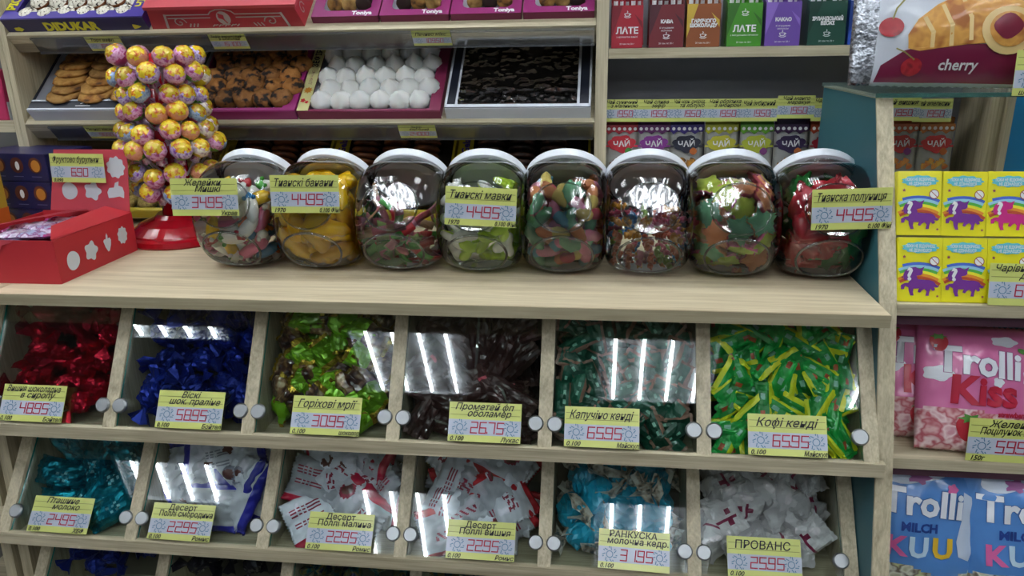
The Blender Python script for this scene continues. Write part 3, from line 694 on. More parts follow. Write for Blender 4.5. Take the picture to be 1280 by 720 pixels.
JARS = [
 (-.4230, 'round clear jar of white and coloured mouse gummies, beside the lollipop stand', 'mouse_gummy', 'white and coloured mouse gummy inside the jar priced 34.95', 'mouse gummies', .0150, 66, fan(lambda i: g_mouse(.0125, i), [(GW, GPK), (GW, GBL), (GW, GW), (GYE, GW), (GPK, GW), (GW, GGR), (GW, GRE), (GBL, GOR)])),
 (-.3110, 'round clear jar full of yellow banana gummies, second from the lollipop stand', 'banana_gummy', 'yellow banana gummy inside the second jar', 'banana gummies', .0170, 54, fan(lambda i: g_worm(.062, .0115, .35, i), [(GYE,), (gum('deep_yellow', 'e8b808'),)])),
 (-.2005, 'round clear jar of pink and green sour belts with a shiny disc', 'belt_gummy', 'pink and green sour belt inside the third jar', 'sour belt gummies', .0140, 46, fan(lambda i: g_belt(.075, .011, i), [(gum('belt_rose', 'b5636c', 1), gum('belt_green', '7d9a4a', 1)), (SRE, SPK), (gum('belt_tan', 'b08a62', 1), gum('belt_rose', 'b5636c', 1)), (GRE, GGR)])),
 (-.0920, 'round clear jar of green and white frog gummies, tag across its face', 'frog_gummy', 'green and white gummy inside the fourth jar', 'green and white gummies', .0155, 58, fan(lambda i: g_frog(.0155, i), [(GW, GLG), (GLG, GW), (GLG, GLG), (GLG, GW)])),
 (.0175, 'round clear jar of pastel sugared worm gummies', 'worm_gummy', 'pastel sugared worm gummy inside the fifth jar', 'sugared worm gummies', .0140, 84, fan(lambda i: g_worm(.044, .0078, .5 * (i % 3 - 1), i, .002, two=True), [(SPK, SGR), (SOR, SYE), (SGR, SOR), (SBL, SPK), (SYE, SRE), (SGR, SGR), (SOR, SPK)])),
 (.1255, 'round clear jar of bear gummies in many colours under a bright disc', 'bear_gummy', 'small coloured bear gummy inside the sixth jar', 'bear gummies', .0120, 96, fan(lambda i: g_bear(.0098), [(gum('amber', 'b9822a'),), (gum('claret', '96304a'),), (gum('sea', '2b6a9a'),), (gum('olive', '6a8a2a'),), (gum('rust', 'a5482a'),), (gum('rose', 'b06a80'),)])),
 (.2330, 'round clear jar of yellow, green and pink star gummies', 'star_gummy', 'yellow, green and pink star gummy inside the seventh jar', 'star gummies', .0160, 60, fan(lambda i: g_star(.024, .012, .011), [(SPK, SYE), (SOR, SGR), (GPK, gum('sugared_lime', 'b5c84a', 1)), (SRE, SOR)])),
 (.3425, 'round clear jar of red strawberry and green leaf gummies next to the teal panel', 'strawberry_gummy', 'red or green strawberry gummy inside the eighth jar', 'strawberry gummies', .0190, 42, [me_of('gummy', g_heart(.026, .016), [GRE], True), me_of('gummy', g_heart(.028, .015), [gum('rose_red', 'bf3c4a')], True), me_of('gummy', g_leaf(.024, 1), [GDG], True), me_of('gummy', g_heart(.025, .015), [gum('coral', 'cf5058')], True), me_of('gummy', g_leaf(.022, 1), [gum('leaf_green', '2f9a3c')], True)]),
]
JY = .166; JS = 1.035; JZ = .0665 * JS
jar_protos = []
for ji, (jx, jlab, gname, glab, ggrp, gr_, gn, gm) in enumerate(JARS):
    t = thing('candy_jar', jlab, 'jar', T(jx, JY, JZ) @ Matrix.Scale(JS, 4))
    for nm, me, M in (('jar_body', jbody, None), ('foot_ring', mlow, None), ('face_ring', mup, None), ('lid', mlid, LTILT), ('neck_rings', mneck, LTILT)): link(nm, me, None, t, M)
    link('embossed_disc', mdisc, None, t)
    top = .058; NV = [np.array([v.co[:] for v in m_.vertices]) for m_ in gm]
    planes = [((n_ * -1) * -h * .94, n_ * -1) for n_, h in JPL[:12]]
    planes = [(tuple(n_ * h * .95), tuple(-n_)) for n_, h in JPL] + [((0, 0, top), (0, 0, -1))]
    P = pack(gn, gr_ * .93, planes, (-.03, -.04, -.04), (.03, .04, .05), 40 + ji, 200)
    random.seed(500 + ji)
    for q, p in enumerate(P):
        if p[1] > .030 and p[2] < .02 and abs(p[0]) < .03: continue     # hidden at the back of the jar
        n_ = Vector(p).normalized(); rot = rand_rot(n=n_, jit=.5)
        gi = (q * 5 + int(rnd() * 3)) % len(gm); o = bpy.data.objects.new(gname, gm[gi]); COL.objects.link(o)
        if p[1] > 0.012 and p[2] < .03 and abs(p[0]) < .034: bpy.data.objects.remove(o); continue
        M = nudge(T(p[0] * .97, p[1], p[2]) @ rot, NV[gi], [(tuple(n2 * h * .965), tuple(-n2)) for n2, h in JPL], 4)
        o.matrix_basis = T(jx, JY, JZ) @ M; tag(o, glab, 'gummy', ggrp)
# tags on jars
price_tag(frame((-.4755, 0.0670, .087), (1, .02, 0.005), (.0, .12, 1)), ['Желейки', 'Мишкі'], '34.95', 'price tag 34.95 on the first jar beside the lollipop stand', ('', 'Украв'))
price_tag(frame((-.3455, 0.0720, .091), (1, 0.02, .003), (.05, .12, 1)), ['Тианскі банани'], '44.95', 'price tag 44.95 on the jar of yellow banana gummies', ('1970', '0.100 Фіні'))
price_tag(frame((-.1255, 0.0740, .0785), (1, 0, -.04), (.02, .15, 1)), ['Тианскі мавки'], '44.95', 'price tag 44.95 on the jar of green and white gummies', ('1970', '0.100 Фіні'))
price_tag(frame((.3085, 0.0720, .077), (1, 0, .04), (-.03, .1, 1)), ['Тианска полуниця'], '44.95', 'price tag 44.95 on the jar of strawberry gummies', ('1970', '0.100 Фіні'))
# ================================================================= rear left gondola with tilted shelves
gon = thing('display_shelving', 'pale oak shelving unit with tilted shelves of biscuit boxes behind the jars', 'shelving', (0, 0, 0))
bx('upright', WZ, gon, -.9100, -.9008, .37, .78, -.02, .62)
bx('upright', WZ, gon, .0526, .0706, .37, .78, 0, .62)
bx('back_board', DARKB, gon, -.9008, .0526, .775, .78, 0, .62)
S40, C40 = math.sin(math.radians(40)), math.cos(math.radians(40))
def slope(zs, x=0, v=0, h=0): return frame((x, .37 + C40 * v - S40 * h, zs + S40 * v + C40 * h), (1, 0, 0), (0, C40, S40))
SZ1, SZ2, SZ3 = .312, .171, .004
for zs in (SZ1, SZ2, SZ3):
    if zs == SZ3: bx('tilted_shelf', WX, gon, -.9003, .0521, .012, .40, -.004, 0, mw=slope(zs)); continue
    bx('tilted_shelf', WX, gon, -.9003, .0521, 0, .40, -.016, 0, mw=slope(zs))
    bx('shelf_front', wood('oak_shaded_front', '7d7460', 'a39a82', 0), gon, -.9003, .0521, .0005, .012, -.034, -.0162, mw=slope(zs))  # same oak as the shelf, shade of the downward face put into its colour
    b = bmesh.new(); box(b, -.86, .0500, -.0025, -.0012, -.0345, -.003); rl = link('price_rail', b, ACRY, gon, slope(zs))
    b = bmesh.new(); box(b, -.86, .0500, -.0045, -.0025, -.0345, -.0325); box(b, -.86, .0500, -.0045, -.0025, -.006, -.003); link('rail_lip', b, ACRY, rl)
def small_tag(zs, x, lines, price, lab, lean=-.2, w=.060, h=.028):
    price_tag(frame((x, .37 - .004 * C40 + .030 * S40 + .0005, zs - .030 * C40 - .003 * S40), (1, 0, 0), (lean, -S40, C40)), lines, price, lab, ('', ''), w, h)
small_tag(SZ1, -.765, ['Торт вафл.'], '155.50', 'small price tag on the top shelf rail under the purple box')
small_tag(SZ1, -.555, ['Зефір вершковий', 'в шоколаді'], '151.00', 'small price tag on the top shelf rail under the red box')
small_tag(SZ1, -.228, ['Печиво мікс'], '109.50', 'small price tag 109.50 under the magenta biscuit boxes', 0)
small_tag(SZ2, -.795, ['Печиво вівсяне'], '96.50', 'small price tag on the middle shelf rail under the oat cookie tray')
small_tag(SZ2, -.258, ['Зефір', 'ванільний'], '240.00', 'small price tag on the middle shelf rail under the white meringues', 0)
MAG = mat('magenta_card', '8c1f66', .4, coat=.3); PUR = mat('purple_card', '3f2f8f', .4, coat=.3); PURSH = mat('shaded_purple_card', '272050', .45); REDC = mat('red_box_card', 'b22c38', .45, coat=.2); WCARD = mat('white_card', 'c9ced6', .45); NAVC = mat('navy_card', '101625', .45); YCARD = mat('yellow_card', 'c9b52c', .45); MAR = mat('maroon_card', '7a2347', .45); GREYC = mat('grey_ornament', 'b5aaa5', .5); PALEY = mat('pale_yellow_card', 'c2bd84', .5)
def tray(zs, x0, x1, v0, v1, H, name, label, wallm, basem, fl=0, fr=0, ff=0, flapm=None, frontm=None):
    t = thing(name, label, 'box', slope(zs, x0, v0)); W_, D = x1 - x0, v1 - v0; e = .0012; flapm = flapm or wallm
    bx('base', basem, t, 0, W_, 0, D, 0, e)
    bx('front_wall', frontm or wallm, t, 0, W_, -e, 0, 0, H); bx('side_wall', wallm, t, 0, e, 0, D, e, H); bx('side_wall', wallm, t, W_ - e, W_, 0, D, e, H); bx('back_wall', wallm, t, e, W_ - e, D - e, D, e, H)
    for nm, q in (('left_flap', (0, fl, 0, D)), ('right_flap', (W_ - fr, W_, 0, D)), ('front_flap', (fl, W_ - fr, 0, ff))):
        if q[1] - q[0] > .001 and q[3] - q[2] > .001: bx(nm, flapm, t, q[0], q[1], q[2], q[3], H, H + e)
    return t
# --- cookies and sweets
COOK = mottled('cookie_oat', ['3a200c', '85561f', 'a07436', 'b08444'], 55, .8, 0, 0, 1.0, 200, lo=.3, hi=.62)
CHIP = mottled('cookie_chip', ['1c100a', '23140c', '84521f', '98642c'], 62, .75, 0, 0, .9, 160, lo=.36, hi=.52)
DKC = mottled('cookie_dark', ['1c0f0c', '33201a', '5a3a2c'], 60, .5, 0, .3, .6, 150)
BROWNC = mottled('cookie_brown', ['3a1c0e', '6b3a1c', '8a5228'], 40, .6, 0, .1, .6, 150)
COCO = mottled('sprinkled_top', ['2a2020', 'c9c2ae', 'ddd8c8'], 240, .7, 0, 0, .9, 300, lo=.38, hi=.5)
ZEF = mat('white_meringue', 'e2e3df', .6, sss=.15)
def cookie(r, h, seed, rough=.08, nu=20, nv=8): return blob(bmesh.new(), lambda d: Vector((d.x * r * (1 + rough * nz(d, 3, seed)), d.y * r * (1 + rough * nz(d, 3, seed)), math.copysign(abs(d.z) ** .55, d.z) * h * .5 * (1 + .35 * nz((d.x, d.y, 0), 3, seed)))), nu, nv)
def zefir(r, h, seed):
    b = bmesh.new(); prof = [(r * .8, 0), (r, h * .18), (r * 1.0, h * .38), (r * .86, h * .6), (r * .6, h * .8), (r * .3, h * .95), (r * .08, h * 1.12)]
    n = 32; rings = []
    for ra, z in prof:
        tw = z / h * 1.2; rings.append([b.verts.new((ra * (1 + .07 * math.cos(10 * (2 * PI * k / n + tw) + seed)) * math.cos(2 * PI * k / n), ra * (1 + .07 * math.cos(10 * (2 * PI * k / n + tw) + seed)) * math.sin(2 * PI * k / n), z)) for k in range(n)])
    for A, B in zip(rings, rings[1:]):
        for k in range(n): b.faces.new((A[k], A[(k + 1) % n], B[(k + 1) % n], B[k]))
    b.faces.new(list(reversed(rings[0]))); b.faces.new(rings[-1]); return b
def lay(me, name, lab, cat, grp, zs, x, v, h, rot=None, sc=1):
    o = bpy.data.objects.new(name, me); COL.objects.link(o); o.matrix_basis = slope(zs, x, v, h) @ (rot or Matrix()) @ Matrix.Scale(sc, 4); return tag(o, lab, cat, grp)
# oat cookie tray (middle shelf, left)
tray(SZ2, -.886, -.604, .010, .20, .022, 'cookie_tray', 'white and navy tray of oat cookies behind the lollipop stand', WCARD, WCARD, .004, .004, .022, NAVC)
ot = bpy.data.objects['cookie_tray']
for q in ((0, .282, 0, .003), (0, .282, .0195, .0225)): bx('white_edge', WCARD, ot, q[0], q[1], q[2], q[3], .0233, .0240)
b = bmesh.new(); stroke(b, [(.085, .008), (.110, .008)], .0016, .0240); stroke(b, [(.092, .013), (.098, .016), (.104, .012)], .0014, .0240); tag(link('front_logo', b, PW, ot), kind='stuff')
oat = [me_of('cookie', cookie(.030, .010, s, .10), [COOK], True) for s in range(3)]
for c in range(4):
    for q in range(7): lay(oat[(q + c) % 3], 'oat_cookie', 'golden oat cookie in the white and navy tray', 'cookie', 'oat cookies', SZ2, -.835 + .058 * c + U(-.003, .003), .050 + .017 * q, .020 + .0015 * q, RX(-18 + U(-5, 5)) @ RZ(U(0, 360)))
# choc chip tray
tray(SZ2, -.600, -.424, .010, .20, .018, 'cookie_tray', 'magenta tray of chocolate chip cookies right of the lollipop stand', MAG, WCARD, .002, .022, .006)
chp = [me_of('cookie', cookie(.0182, .028, s + 7, .16), [CHIP], True) for s in range(3)]
for c in range(5):
    for q in range(6): lay(chp[(q * 2 + c) % 3], 'chip_cookie', 'chocolate chip cookie in the magenta tray', 'cookie', 'chocolate chip cookies', SZ2, -.578 + .032 * c + (.012 if q % 2 else 0) + U(-.002, .002), .036 + .026 * q, .018, RZ(U(0, 360)) @ RX(U(-20, 20)))
# white meringue tray
zt_ = tray(SZ2, -.421, -.188, .010, .20, .016, 'meringue_tray', 'maroon edged tray of white meringues with yellow printed side flap', MAR, WCARD, .019, .018, .004)
bx('yellow_flap', PALEY, zt_, .0, .0188, 0, .19, .0175, .0185)
def Sx(x, y, z): return (x, y, z)
text('ЗЕФІР', .014, .0095, .12, .0188, INK, zt_, rot=PI / 2, off=.0005); text('ДЛЯ ЧАЮ', .007, .0095, .075, .0188, MAR, zt_, rot=PI / 2)
b = bmesh.new(); flatpoly(b, circle(.0095, .045, .0065, 16, wob=.25, k=8), .0188); link('printed_emblem', b, mat('orange_print', 'b9781c', .5), zt_)
b = bmesh.new(); flatpoly(b, circle(.006, .022, .004, 12, wob=.3, k=5), .0188); link('printed_emblem', b, PRD2, zt_)
b = bmesh.new(); flatpoly(b, circle(.013, .018, .003, 12, wob=.3, k=5), .0188); link('printed_emblem', b, PRD2, zt_)
zf = [me_of('meringue', zefir(.0174, .026, s), [ZEF], True) for s in range(3)]
for q in range(6):
    for c in range(6 if q % 2 else 6): lay(zf[(c + q) % 3], 'meringue', 'ridged white meringue in the maroon edged tray', 'meringue', 'white meringues', SZ2, -.386 + .0325 * c + (.010 if q % 2 else 0) + U(-.0015, .0015), .034 + .0275 * q, .006, RZ(U(0, 360)) @ RX(U(-14, 14)), U(.95, 1.05))
# dark chocolate tray
dt = tray(SZ2, -.180, .046, .010, .20, .022, 'chocolate_tray', 'white edged navy tray of dark chocolates under film, next to the oak post', WCARD, NAVC, .016, .020, .006, NAVC)
for x0, x1 in ((0, .003), (.016, .020), (.205, .209), (.223, .226)): bx('white_edge', WCARD, dt, x0, x1, 0, .19, .0232, .0240)
bx('white_edge', WCARD, dt, 0, .226, 0, .006, .0232, .0240)
bx('film_cover', FILM, dt, .020, .205, .006, .19, .0262, .0266)
dk = [me_of('chocolate', cookie(.0150, .020, s + 30, .15, 14, 7), [DKC], True) for s in range(3)]
for c in range(6):
    for q in range(6): lay(dk[(c + q) % 3], 'dark_chocolate', 'dark chocolate sweet under film in the navy tray', 'chocolate', 'dark chocolates', SZ2, -.145 + .0305 * c + U(-.002, .002), .034 + .0265 * q, .014, RZ(U(0, 360)))
# shelf 3, behind the jars
tray(SZ3, -.780, -.605, .012, .20, .018, 'crumb_cookie_tray', 'yellow tray of crumb cookies at worktop level behind the lollipop stand', YCARD, WCARD, .004, .004, .006)
cr3 = [me_of('cookie', cookie(.020, .018, s + 50, .2), [mottled('crumb_cookie', ['6a5a2a', 'b8a25a', '8a7a3a'], 160, .9, 0, 0, 1.2, 260)], True) for s in range(2)]
for c in range(4):
    for q in range(4): lay(cr3[(c + q) % 2], 'crumb_cookie', 'crumb cookie in the yellow tray behind the lollipop stand', 'cookie', 'crumb cookies', SZ3, -.755 + .040 * c, .040 + .036 * q, .012, RZ(U(0, 360)))
for x0, x1, nm, mm in ((-.600, -.405, 'behind the first two jars', BROWNC), (-.400, -.186, 'behind the second and third jars', BROWNC), (-.181, .045, 'behind the fourth and fifth jars', DKC)):
    tt = tray(SZ3, x0, x1, .012, .20, .022, 'biscuit_tray', 'yellow edged biscuit tray ' + nm, YCARD, DARKB, .026 if x0 > -.5 else .004, .004, .004)
    if x0 > -.5:
        text('Gelato', .018, .014, .150, .0237, PUR, tt, rot=PI / 2, off=.0006)
    rb = [me_of('cookie', cookie(.024, .010, s + 70, .03), [mm], True) for s in range(2)]
    for c in range(3):
        for q in range(11): lay(rb[q % 2], 'round_biscuit', 'round brown biscuit in the tray ' + nm, 'biscuit', 'biscuits ' + nm, SZ3, x0 + .056 + .054 * c, .030 + .0145 * q, .022, RX(-62 + U(-6, 6)) @ RZ(U(0, 360)))
# --- top shelf
pk = tray(SZ1, -.899, -.655, .010, .20, .024, 'biscuit_box', 'purple box of sprinkled round biscuits at the top left', PUR, WCARD, .022, .026, .016, PUR, PURSH)  # front wall is the box purple with its downward-facing shade put into the colour
text('РІСНІ', .020, .011, .045, .0262, mat('yellow_print', 'd6cf2a', .45), pk, rot=PI / 2, off=.0012, wmax=.05)
text('ЧІПС', .018, .232, .045, .0262, MATS['yellow_print'], pk, rot=PI / 2, off=.0006)
def Fr(x, y, z): return (x, -.0014 - z, y)
text('DIDUKAR', .021, .115, .009, .0003, MATS['yellow_print'], pk, S=Fr, off=.0012, wmax=.11)
b = bmesh.new(); flatpoly(b, circle(.022, .006, .008, 14, .004, wob=.15, k=5), .0003, Fr); flatpoly(b, circle(.225, .007, .007, 9, .004, wob=.3, k=3), .0003, Fr); link('printed_spots', b, MATS['yellow_print'], pk); pk.children[-1]['kind'] = 'stuff'
spr = [me_of('biscuit', blob(bmesh.new(), lambda d, s=s: Vector((d.x * .0165 * (1 + .03 * nz(d, 2, s)), d.y * .0165, d.z * .0095 if d.z > 0 else d.z * .006)), 20, 10, lambda d: 0 if d.z > .25 else 1), [COCO, BROWNC], True) for s in range(2)]
for c in range(6):
    for q in range(5): lay(spr[(c + q) % 2], 'sprinkled_biscuit', 'round biscuit with pale sprinkles in the purple box', 'biscuit', 'sprinkled biscuits', SZ1, -.862 + .0335 * c + (.008 if q % 2 else 0), .028 + .031 * q, .018, RX(U(-12, 12)))
rb_ = thing('gift_box', 'red box with grey scrolled ornament on the top shelf', 'box', slope(SZ1, -.650, .010))
b = bmesh.new(); bx0 = [(0, 0), (.252, 0), (.246, .036), (.008, .036)]
prism(b, [(x, z) for x, z in bx0], 0, .19, 'y'); link('box_body', b, REDC, rb_)
bx('lid_top', mat('red_lid_card', 'c44a52', .4, coat=.3), rb_, .004, .250, -.002, .19, .0365, .042)
def Fr2(x, y, z): return (x, -.0006 - z, y)
b = bmesh.new(); 
for q in ([(.028, .003), (.033, .026)], [(.228, .003), (.222, .026)], [(.033, .026), (.105, .026)], [(.148, .026), (.222, .026)], [(.105, .026), (.110, .031), (.120, .0345), (.134, .0345), (.144, .031), (.148, .026)], [(.036, .020), (.105, .020)], [(.148, .020), (.219, .020)]): stroke(b, q, .004 if q[0][0] in (.028, .228) else .002, .0003, Fr2)
for cx_, s_ in ((.052, 1), (.202, -1)):
    P = [(cx_ + s_ * (.011 * (1 - k / 16)) * math.cos(k * .55), .012 + (.010 * (1 - k / 16)) * math.sin(k * .55)) for k in range(15)]; stroke(b, P, .0018, .0004, Fr2)
    for k in range(3): stroke(b, [(cx_ + s_ * (.014 + .006 * k), .004), (cx_ + s_ * (.017 + .006 * k), .009)], .0022, .0004, Fr2)
for k in range(9): stroke(b, [(.104 + .005 * k, .004 + .002 * (k % 2)), (.108 + .005 * k, .007)], .0016, .0004, Fr2)
tag(link('scroll_ornament', b, GREYC, rb_), kind='stuff')
b = bmesh.new(); flatpoly(b, circle(.127, .019, .011, 24, .0125), .0005, Fr2); link('oval_badge', b, GREYC, rb_)
b = bmesh.new(); flatpoly(b, circle(.124, .022, .0045, 14, .006, wob=.2, k=4, rot=.5), .0008, Fr2); stroke(b, [(.126, .018), (.130, .010)], .002, .0008, Fr2); tag(link('badge_figure', b, REDC, rb_), kind='stuff')
def FrR(x, y, z): return (.2515 - .006 * (y / .036) + .0008 + z, x, y)
b = bmesh.new()
for k in range(5): stroke(b, [FrR and (.02 + .03 * k + .009 * math.cos(a * .7) * (1 - a / 12), .018 + .012 * math.sin(a * .7) * (1 - a / 12)) for a in range(10)], .0018, .0003, FrR)
tag(link('side_scroll', b, GREYC, rb_), kind='stuff')
BISC = mottled('ridged_biscuit', ['4a3012', 'a87a38', 'c29650'], 70, .7, 0, 0, .6, 180); BISD = mat('chocolate_biscuit', '2e2018', .5)
bisc = [me_of('biscuit', cookie(.0125, .0075, 3, .05, 16, 6), [m_], True) for m_ in (BISC, BISD, mottled('pale_biscuit', ['7a5a28', 'c9a460'], 60, .7, 0, 0, .6, 180))]
for bi, (x0, x1) in enumerate(((-.386, -.280), (-.2775, -.170), (-.1675, -.060), (-.057, .049))):
    nm = ['beside the red box', 'second from the red box', 'third from the red box', 'next to the oak post'][bi]; wd = x1 - x0
    t = thing('window_biscuit_box', 'magenta windowed biscuit box ' + nm, 'box', slope(SZ1, x0, .016)); H = .012; D = .17
    bx('inner_tray', WCARD, t, .002, wd - .002, .002, D, .001, .004)
    b = bmesh.new(); box(b, 0, .0012, 0, D, 0, H); box(b, wd - .0012, wd, 0, D, 0, H); box(b, 0, wd, 0, .0012, .0, H); link('box_walls', b, MAR, t)
    wl, wr, wb, wt = .017, wd - .016, .0135, .16; rc = .009
    hole = []
    for cx_, cy2, a0 in ((wr - rc, wb + rc, -90), (wr - rc, wt - rc, 0), (wl + rc, wt - rc, 90), (wl + rc, wb + rc, 180)):
        for k in range(6): a = math.radians(a0 + 18 * k); hole.append((cx_ + rc * math.cos(a), cy2 + rc * math.sin(a)))
    b = bmesh.new(); flatpoly(b, [(0, 0), (wd, 0), (wd, D), (0, D)], H + .0003, holes=[hole]); link('window_frame', b, MAG, t)
    text('Toniya', .0115, wd - .026, .0062, H + .0010, PW, t, off=.0005)
    for c in range(3):
        for q in range(14):
            lay(bisc[[0, 2, 1, 0, 2, 1][(c + bi * 2 + q // 9) % 6]], 'ridged_biscuit', 'ridged biscuit in the magenta box ' + nm, 'biscuit', 'biscuits in the box ' + nm, SZ1, x0 + wd / 2 + (c - 1) * .0225 + .005, .016 + .022 + .0088 * q, .0165, RX(70 + U(-4, 4)) @ RZ(U(0, 300)))
# far left neighbour shelf with a pink carton
nb = thing('neighbour_shelving', 'edge of the next pale oak shelving unit at the far left', 'shelving', (0, 0, 0))
bx('upright', WZ, nb, -.9200, -.9106, .37, .78, -.02, .62); bx('shelf_board', WX, nb, -1.35, -.9205, .37, .75, .158, .176); bx('shelf_board', WX, nb, -1.35, -.9205, .37, .75, .33, .348)
pkb = thing('pink_carton', 'pink carton on the far left shelf at the picture edge', 'box', (-.99, .385, .1765)); b = bmesh.new(); box(b, -.05, .05, 0, .10, 0, .082, bev=.001); link('carton_body', b, mat('pink_card', 'b8325f', .45), pkb); bx('pale_band', WCARD, pkb, .0505, .0512, .002, .098, .0, .03)
# ================================================================= rear right unit: coffee and tea
ru = thing('tea_coffee_shelving', 'oak shelving section with grey back holding coffee sticks and tea sachets', 'shelving', (0, 0, 0))
bx('shelf_board', WX, ru, .0711, .6195, .37, .469, .2640, .2785); bx('shelf_board', WX, ru, .0711, .6195, .37, .469, .0600, .0750)
bx('back_board', GREYB, ru, .0711, .62, .470, .476, 0, .62)
bx('upright', WZ, ru, .6200, .6380, .37, .78, 0, .2205); bx('upright_edge', WZ, ru, .6382, .6480, .362, .78, 0, .2205)
bx('back_board', BLUEB, ru, .6482, 1.3, .40, .41, -.9, .2205)
SERIF = dict(off=.0004)
CB = [(.0750, .1205, 'a31a2c', '7a1424', ['ЛАТЕ'], 'з ароматом ванілі', 'red box of coffee sticks next to the oak post', 'sun'),
      (.1300, .1800, '6e2028', '4a1a26', ['КАВА'], 'зі згущеним молоком', 'dark red box of coffee sticks', 'c'),
      (.1840, .2320, '8a4a20', 'c9a83c', ['ГАРЯЧОГО', 'ШОКОЛАДУ'], '', 'brown and yellow box of hot chocolate sticks', 'c'),
      (.2420, .2910, '3f8a1c', '2f6a18', ['ЛАТЕ'], 'з мигдальним печивом', 'bright green box of coffee sticks', 'sun'),
      (.2960, .3450, '6a4aa0', '8a6ac0', ['КАКАО'], 'зі згущеним молоком', 'violet box of cocoa sticks', 'c'),
      (.3560, .4080, '1f4a3c', '163a30', ['ІРЛАНДСЬКИЙ', 'ВІСКІ'], '', 'dark green box of coffee sticks', 'c'),
      (.4120, .4600, '2a4fa8', '1d3a80', ['КУБИНСЬКИЙ'], '', 'blue box of coffee sticks half hidden by the croissant bag', 'c')]
def cupmark(b, cx, cy_, s, S):
    stroke(b, [(cx - s, cy_ + s * .3), (cx - s * .7, cy_ - s * .5), (cx + s * .5, cy_ - s * .5), (cx + s * .8, cy_ + s * .3)], s * .25, .0004, S); stroke(b, [(cx + s * .7, cy_ + s * .2), (cx + s * 1.2, cy_ + s * .15), (cx + s * .8, cy_ - s * .2)], s * .18, .0004, S)
    stroke(b, [(cx - s * .8, cy_ + s * .35), (cx + s * .8, cy_ + s * .35)], s * .18, .0004, S); stroke(b, [(cx - s * .2, cy_ + s * .6), (cx + s * .1, cy_ + s * .9), (cx - s * .1, cy_ + s * 1.2)], s * .2, .0004, S)
    stroke(b, [(cx - s * 1.1, cy_ - s * .7), (cx - s * .5, cy_ - s * 1.0), (cx + s * .5, cy_ - s * 1.0), (cx + s * 1.1, cy_ - s * .7)], s * .22, .0004, S)
for ci, (x0, x1, c1, c2, ls, sub, lab, kind) in enumerate(CB):
    t = thing('coffee_stick_box', lab, 'box', T(x0, .373, .279) @ RX(-5)); wd = x1 - x0; H = .060; D = .055
    m1 = mat('carton_' + c1, c1, .4, coat=.2); m2 = mat('carton_' + c2, c2, .4, coat=.2)
    bx('front_panel', m1, t, 0, wd, 0, .001, 0, H); bx('base', m1, t, 0, wd, .001, D, 0, .001)
    for x in (0, wd - .001):
        b = bmesh.new(); prism(b, [(.001, .001), (D, .001), (D, H * 1.35), (D * .5, H * 1.2), (.001, H)], x, x + .001); link('side_panel', b, m1, t)
    bx('back_panel', m1, t, .001, wd - .001, D, D + .001, 0, H * 1.35)
    F = lambda x, y, z: (x, -.0004 - z, y)
    b = bmesh.new(); flatpoly(b, [(0, H * .45), (wd * .0, H), (wd * .35, H), (.0005, H * .25)] if ci != 2 else [(0, .012), (0, H), (wd * .33, H)], 0, F); flatpoly(b, [(wd * .72, H * .8), (wd * .97, H * .62), (wd * .98, H * .45)], 0, F); tag(link('printed_facets', b, m2, t), kind='stuff')
    yy = H * .40 if kind == 'sun' else H * .60
    for i, s in enumerate(ls): text(s, .0125 if kind == 'sun' else .0066, wd / 2, yy - i * .0062, .0004, PW, t, S=F, wmax=wd * .82, **SERIF)
    if sub:
        a, c = sub.split(' ', 1); text(sub if kind == 'sun' else a + ' ' + c.split(' ')[0], .0036, wd / 2, yy - .0085, .0004, PW, t, S=F, wmax=wd * .8); 
        if kind != 'sun' and ' ' in c: text(c.split(' ')[1], .0036, wd / 2, yy - .0125, .0004, PW, t, S=F)
    text('20 пак по 20 г', .0034, wd / 2, .0055, .0004, PW, t, S=F)
    b = bmesh.new(); cupmark(b, wd / 2, H * (.78 if kind == 'sun' else .27), .0042, F); tag(link('cup_logo', b, PW, t), kind='stuff')
    ms = mat('stick_' + c1, c1, .3, coat=.4)
    for k in range(5):
        stp = [me_of('coffee_stick', pouch(.088, .013, .006, k, lambda u, v, s: 1 if .55 < u < .9 and .25 < v < .75 and int(u * 60) % 3 else 0, 14, 4), [ms, PW])] if k == 0 else stp
        o = bpy.data.objects.new('coffee_stick', stp[0]); COL.objects.link(o); tag(o, 'slim coffee stick standing in the ' + lab.replace(' half hidden by the croissant bag', '').replace(' next to the oak post', ''), 'sachet', 'sticks in the ' + lab.split(' of ')[0])
        o.matrix_basis = T(x0 + wd * (.12 + .19 * k), .373 + .018 + .010 * (k % 3), .279 + .048) @ RY(-90 + U(-3, 3)) @ RX(90)
# tea sachets
TP = [(.0700, 'a01f2c', 'c01f30', 'red tea sachet with strawberry print', 'РД', 3), (.1200, '5a1a5a', '7d2a86', 'purple tea sachet', 'ВЛ', 2), (.1700, '2c1a6a', '15182e', 'navy tea sachet with dark cloud', 'НВ', 3), (.2230, 'a8a81a', 'b5b02a', 'olive yellow tea sachet', 'Ж', 3), (.2760, '5a961a', 'a8b02a', 'bright green tea sachet', 'З', 4), (.3270, '3a1440', '2a1440', 'dark plum tea sachet with orange dots', 'П', 4), (.3800, '9a3a1c', '8a1c2c', 'rust coloured tea sachet beside the teal panel', 'О', 3), (.4870, 'b0501c', 'b0302a', 'orange tea sachet left of its twin behind the teal panel', 'О', 2), (.5380, 'b0681c', 'b8302c', 'orange tea sachet with red cloud at the right end', 'О', 3)]
FOLI = mat('sachet_white', 'cfd0cc', .35, coat=.4, bump=.3)
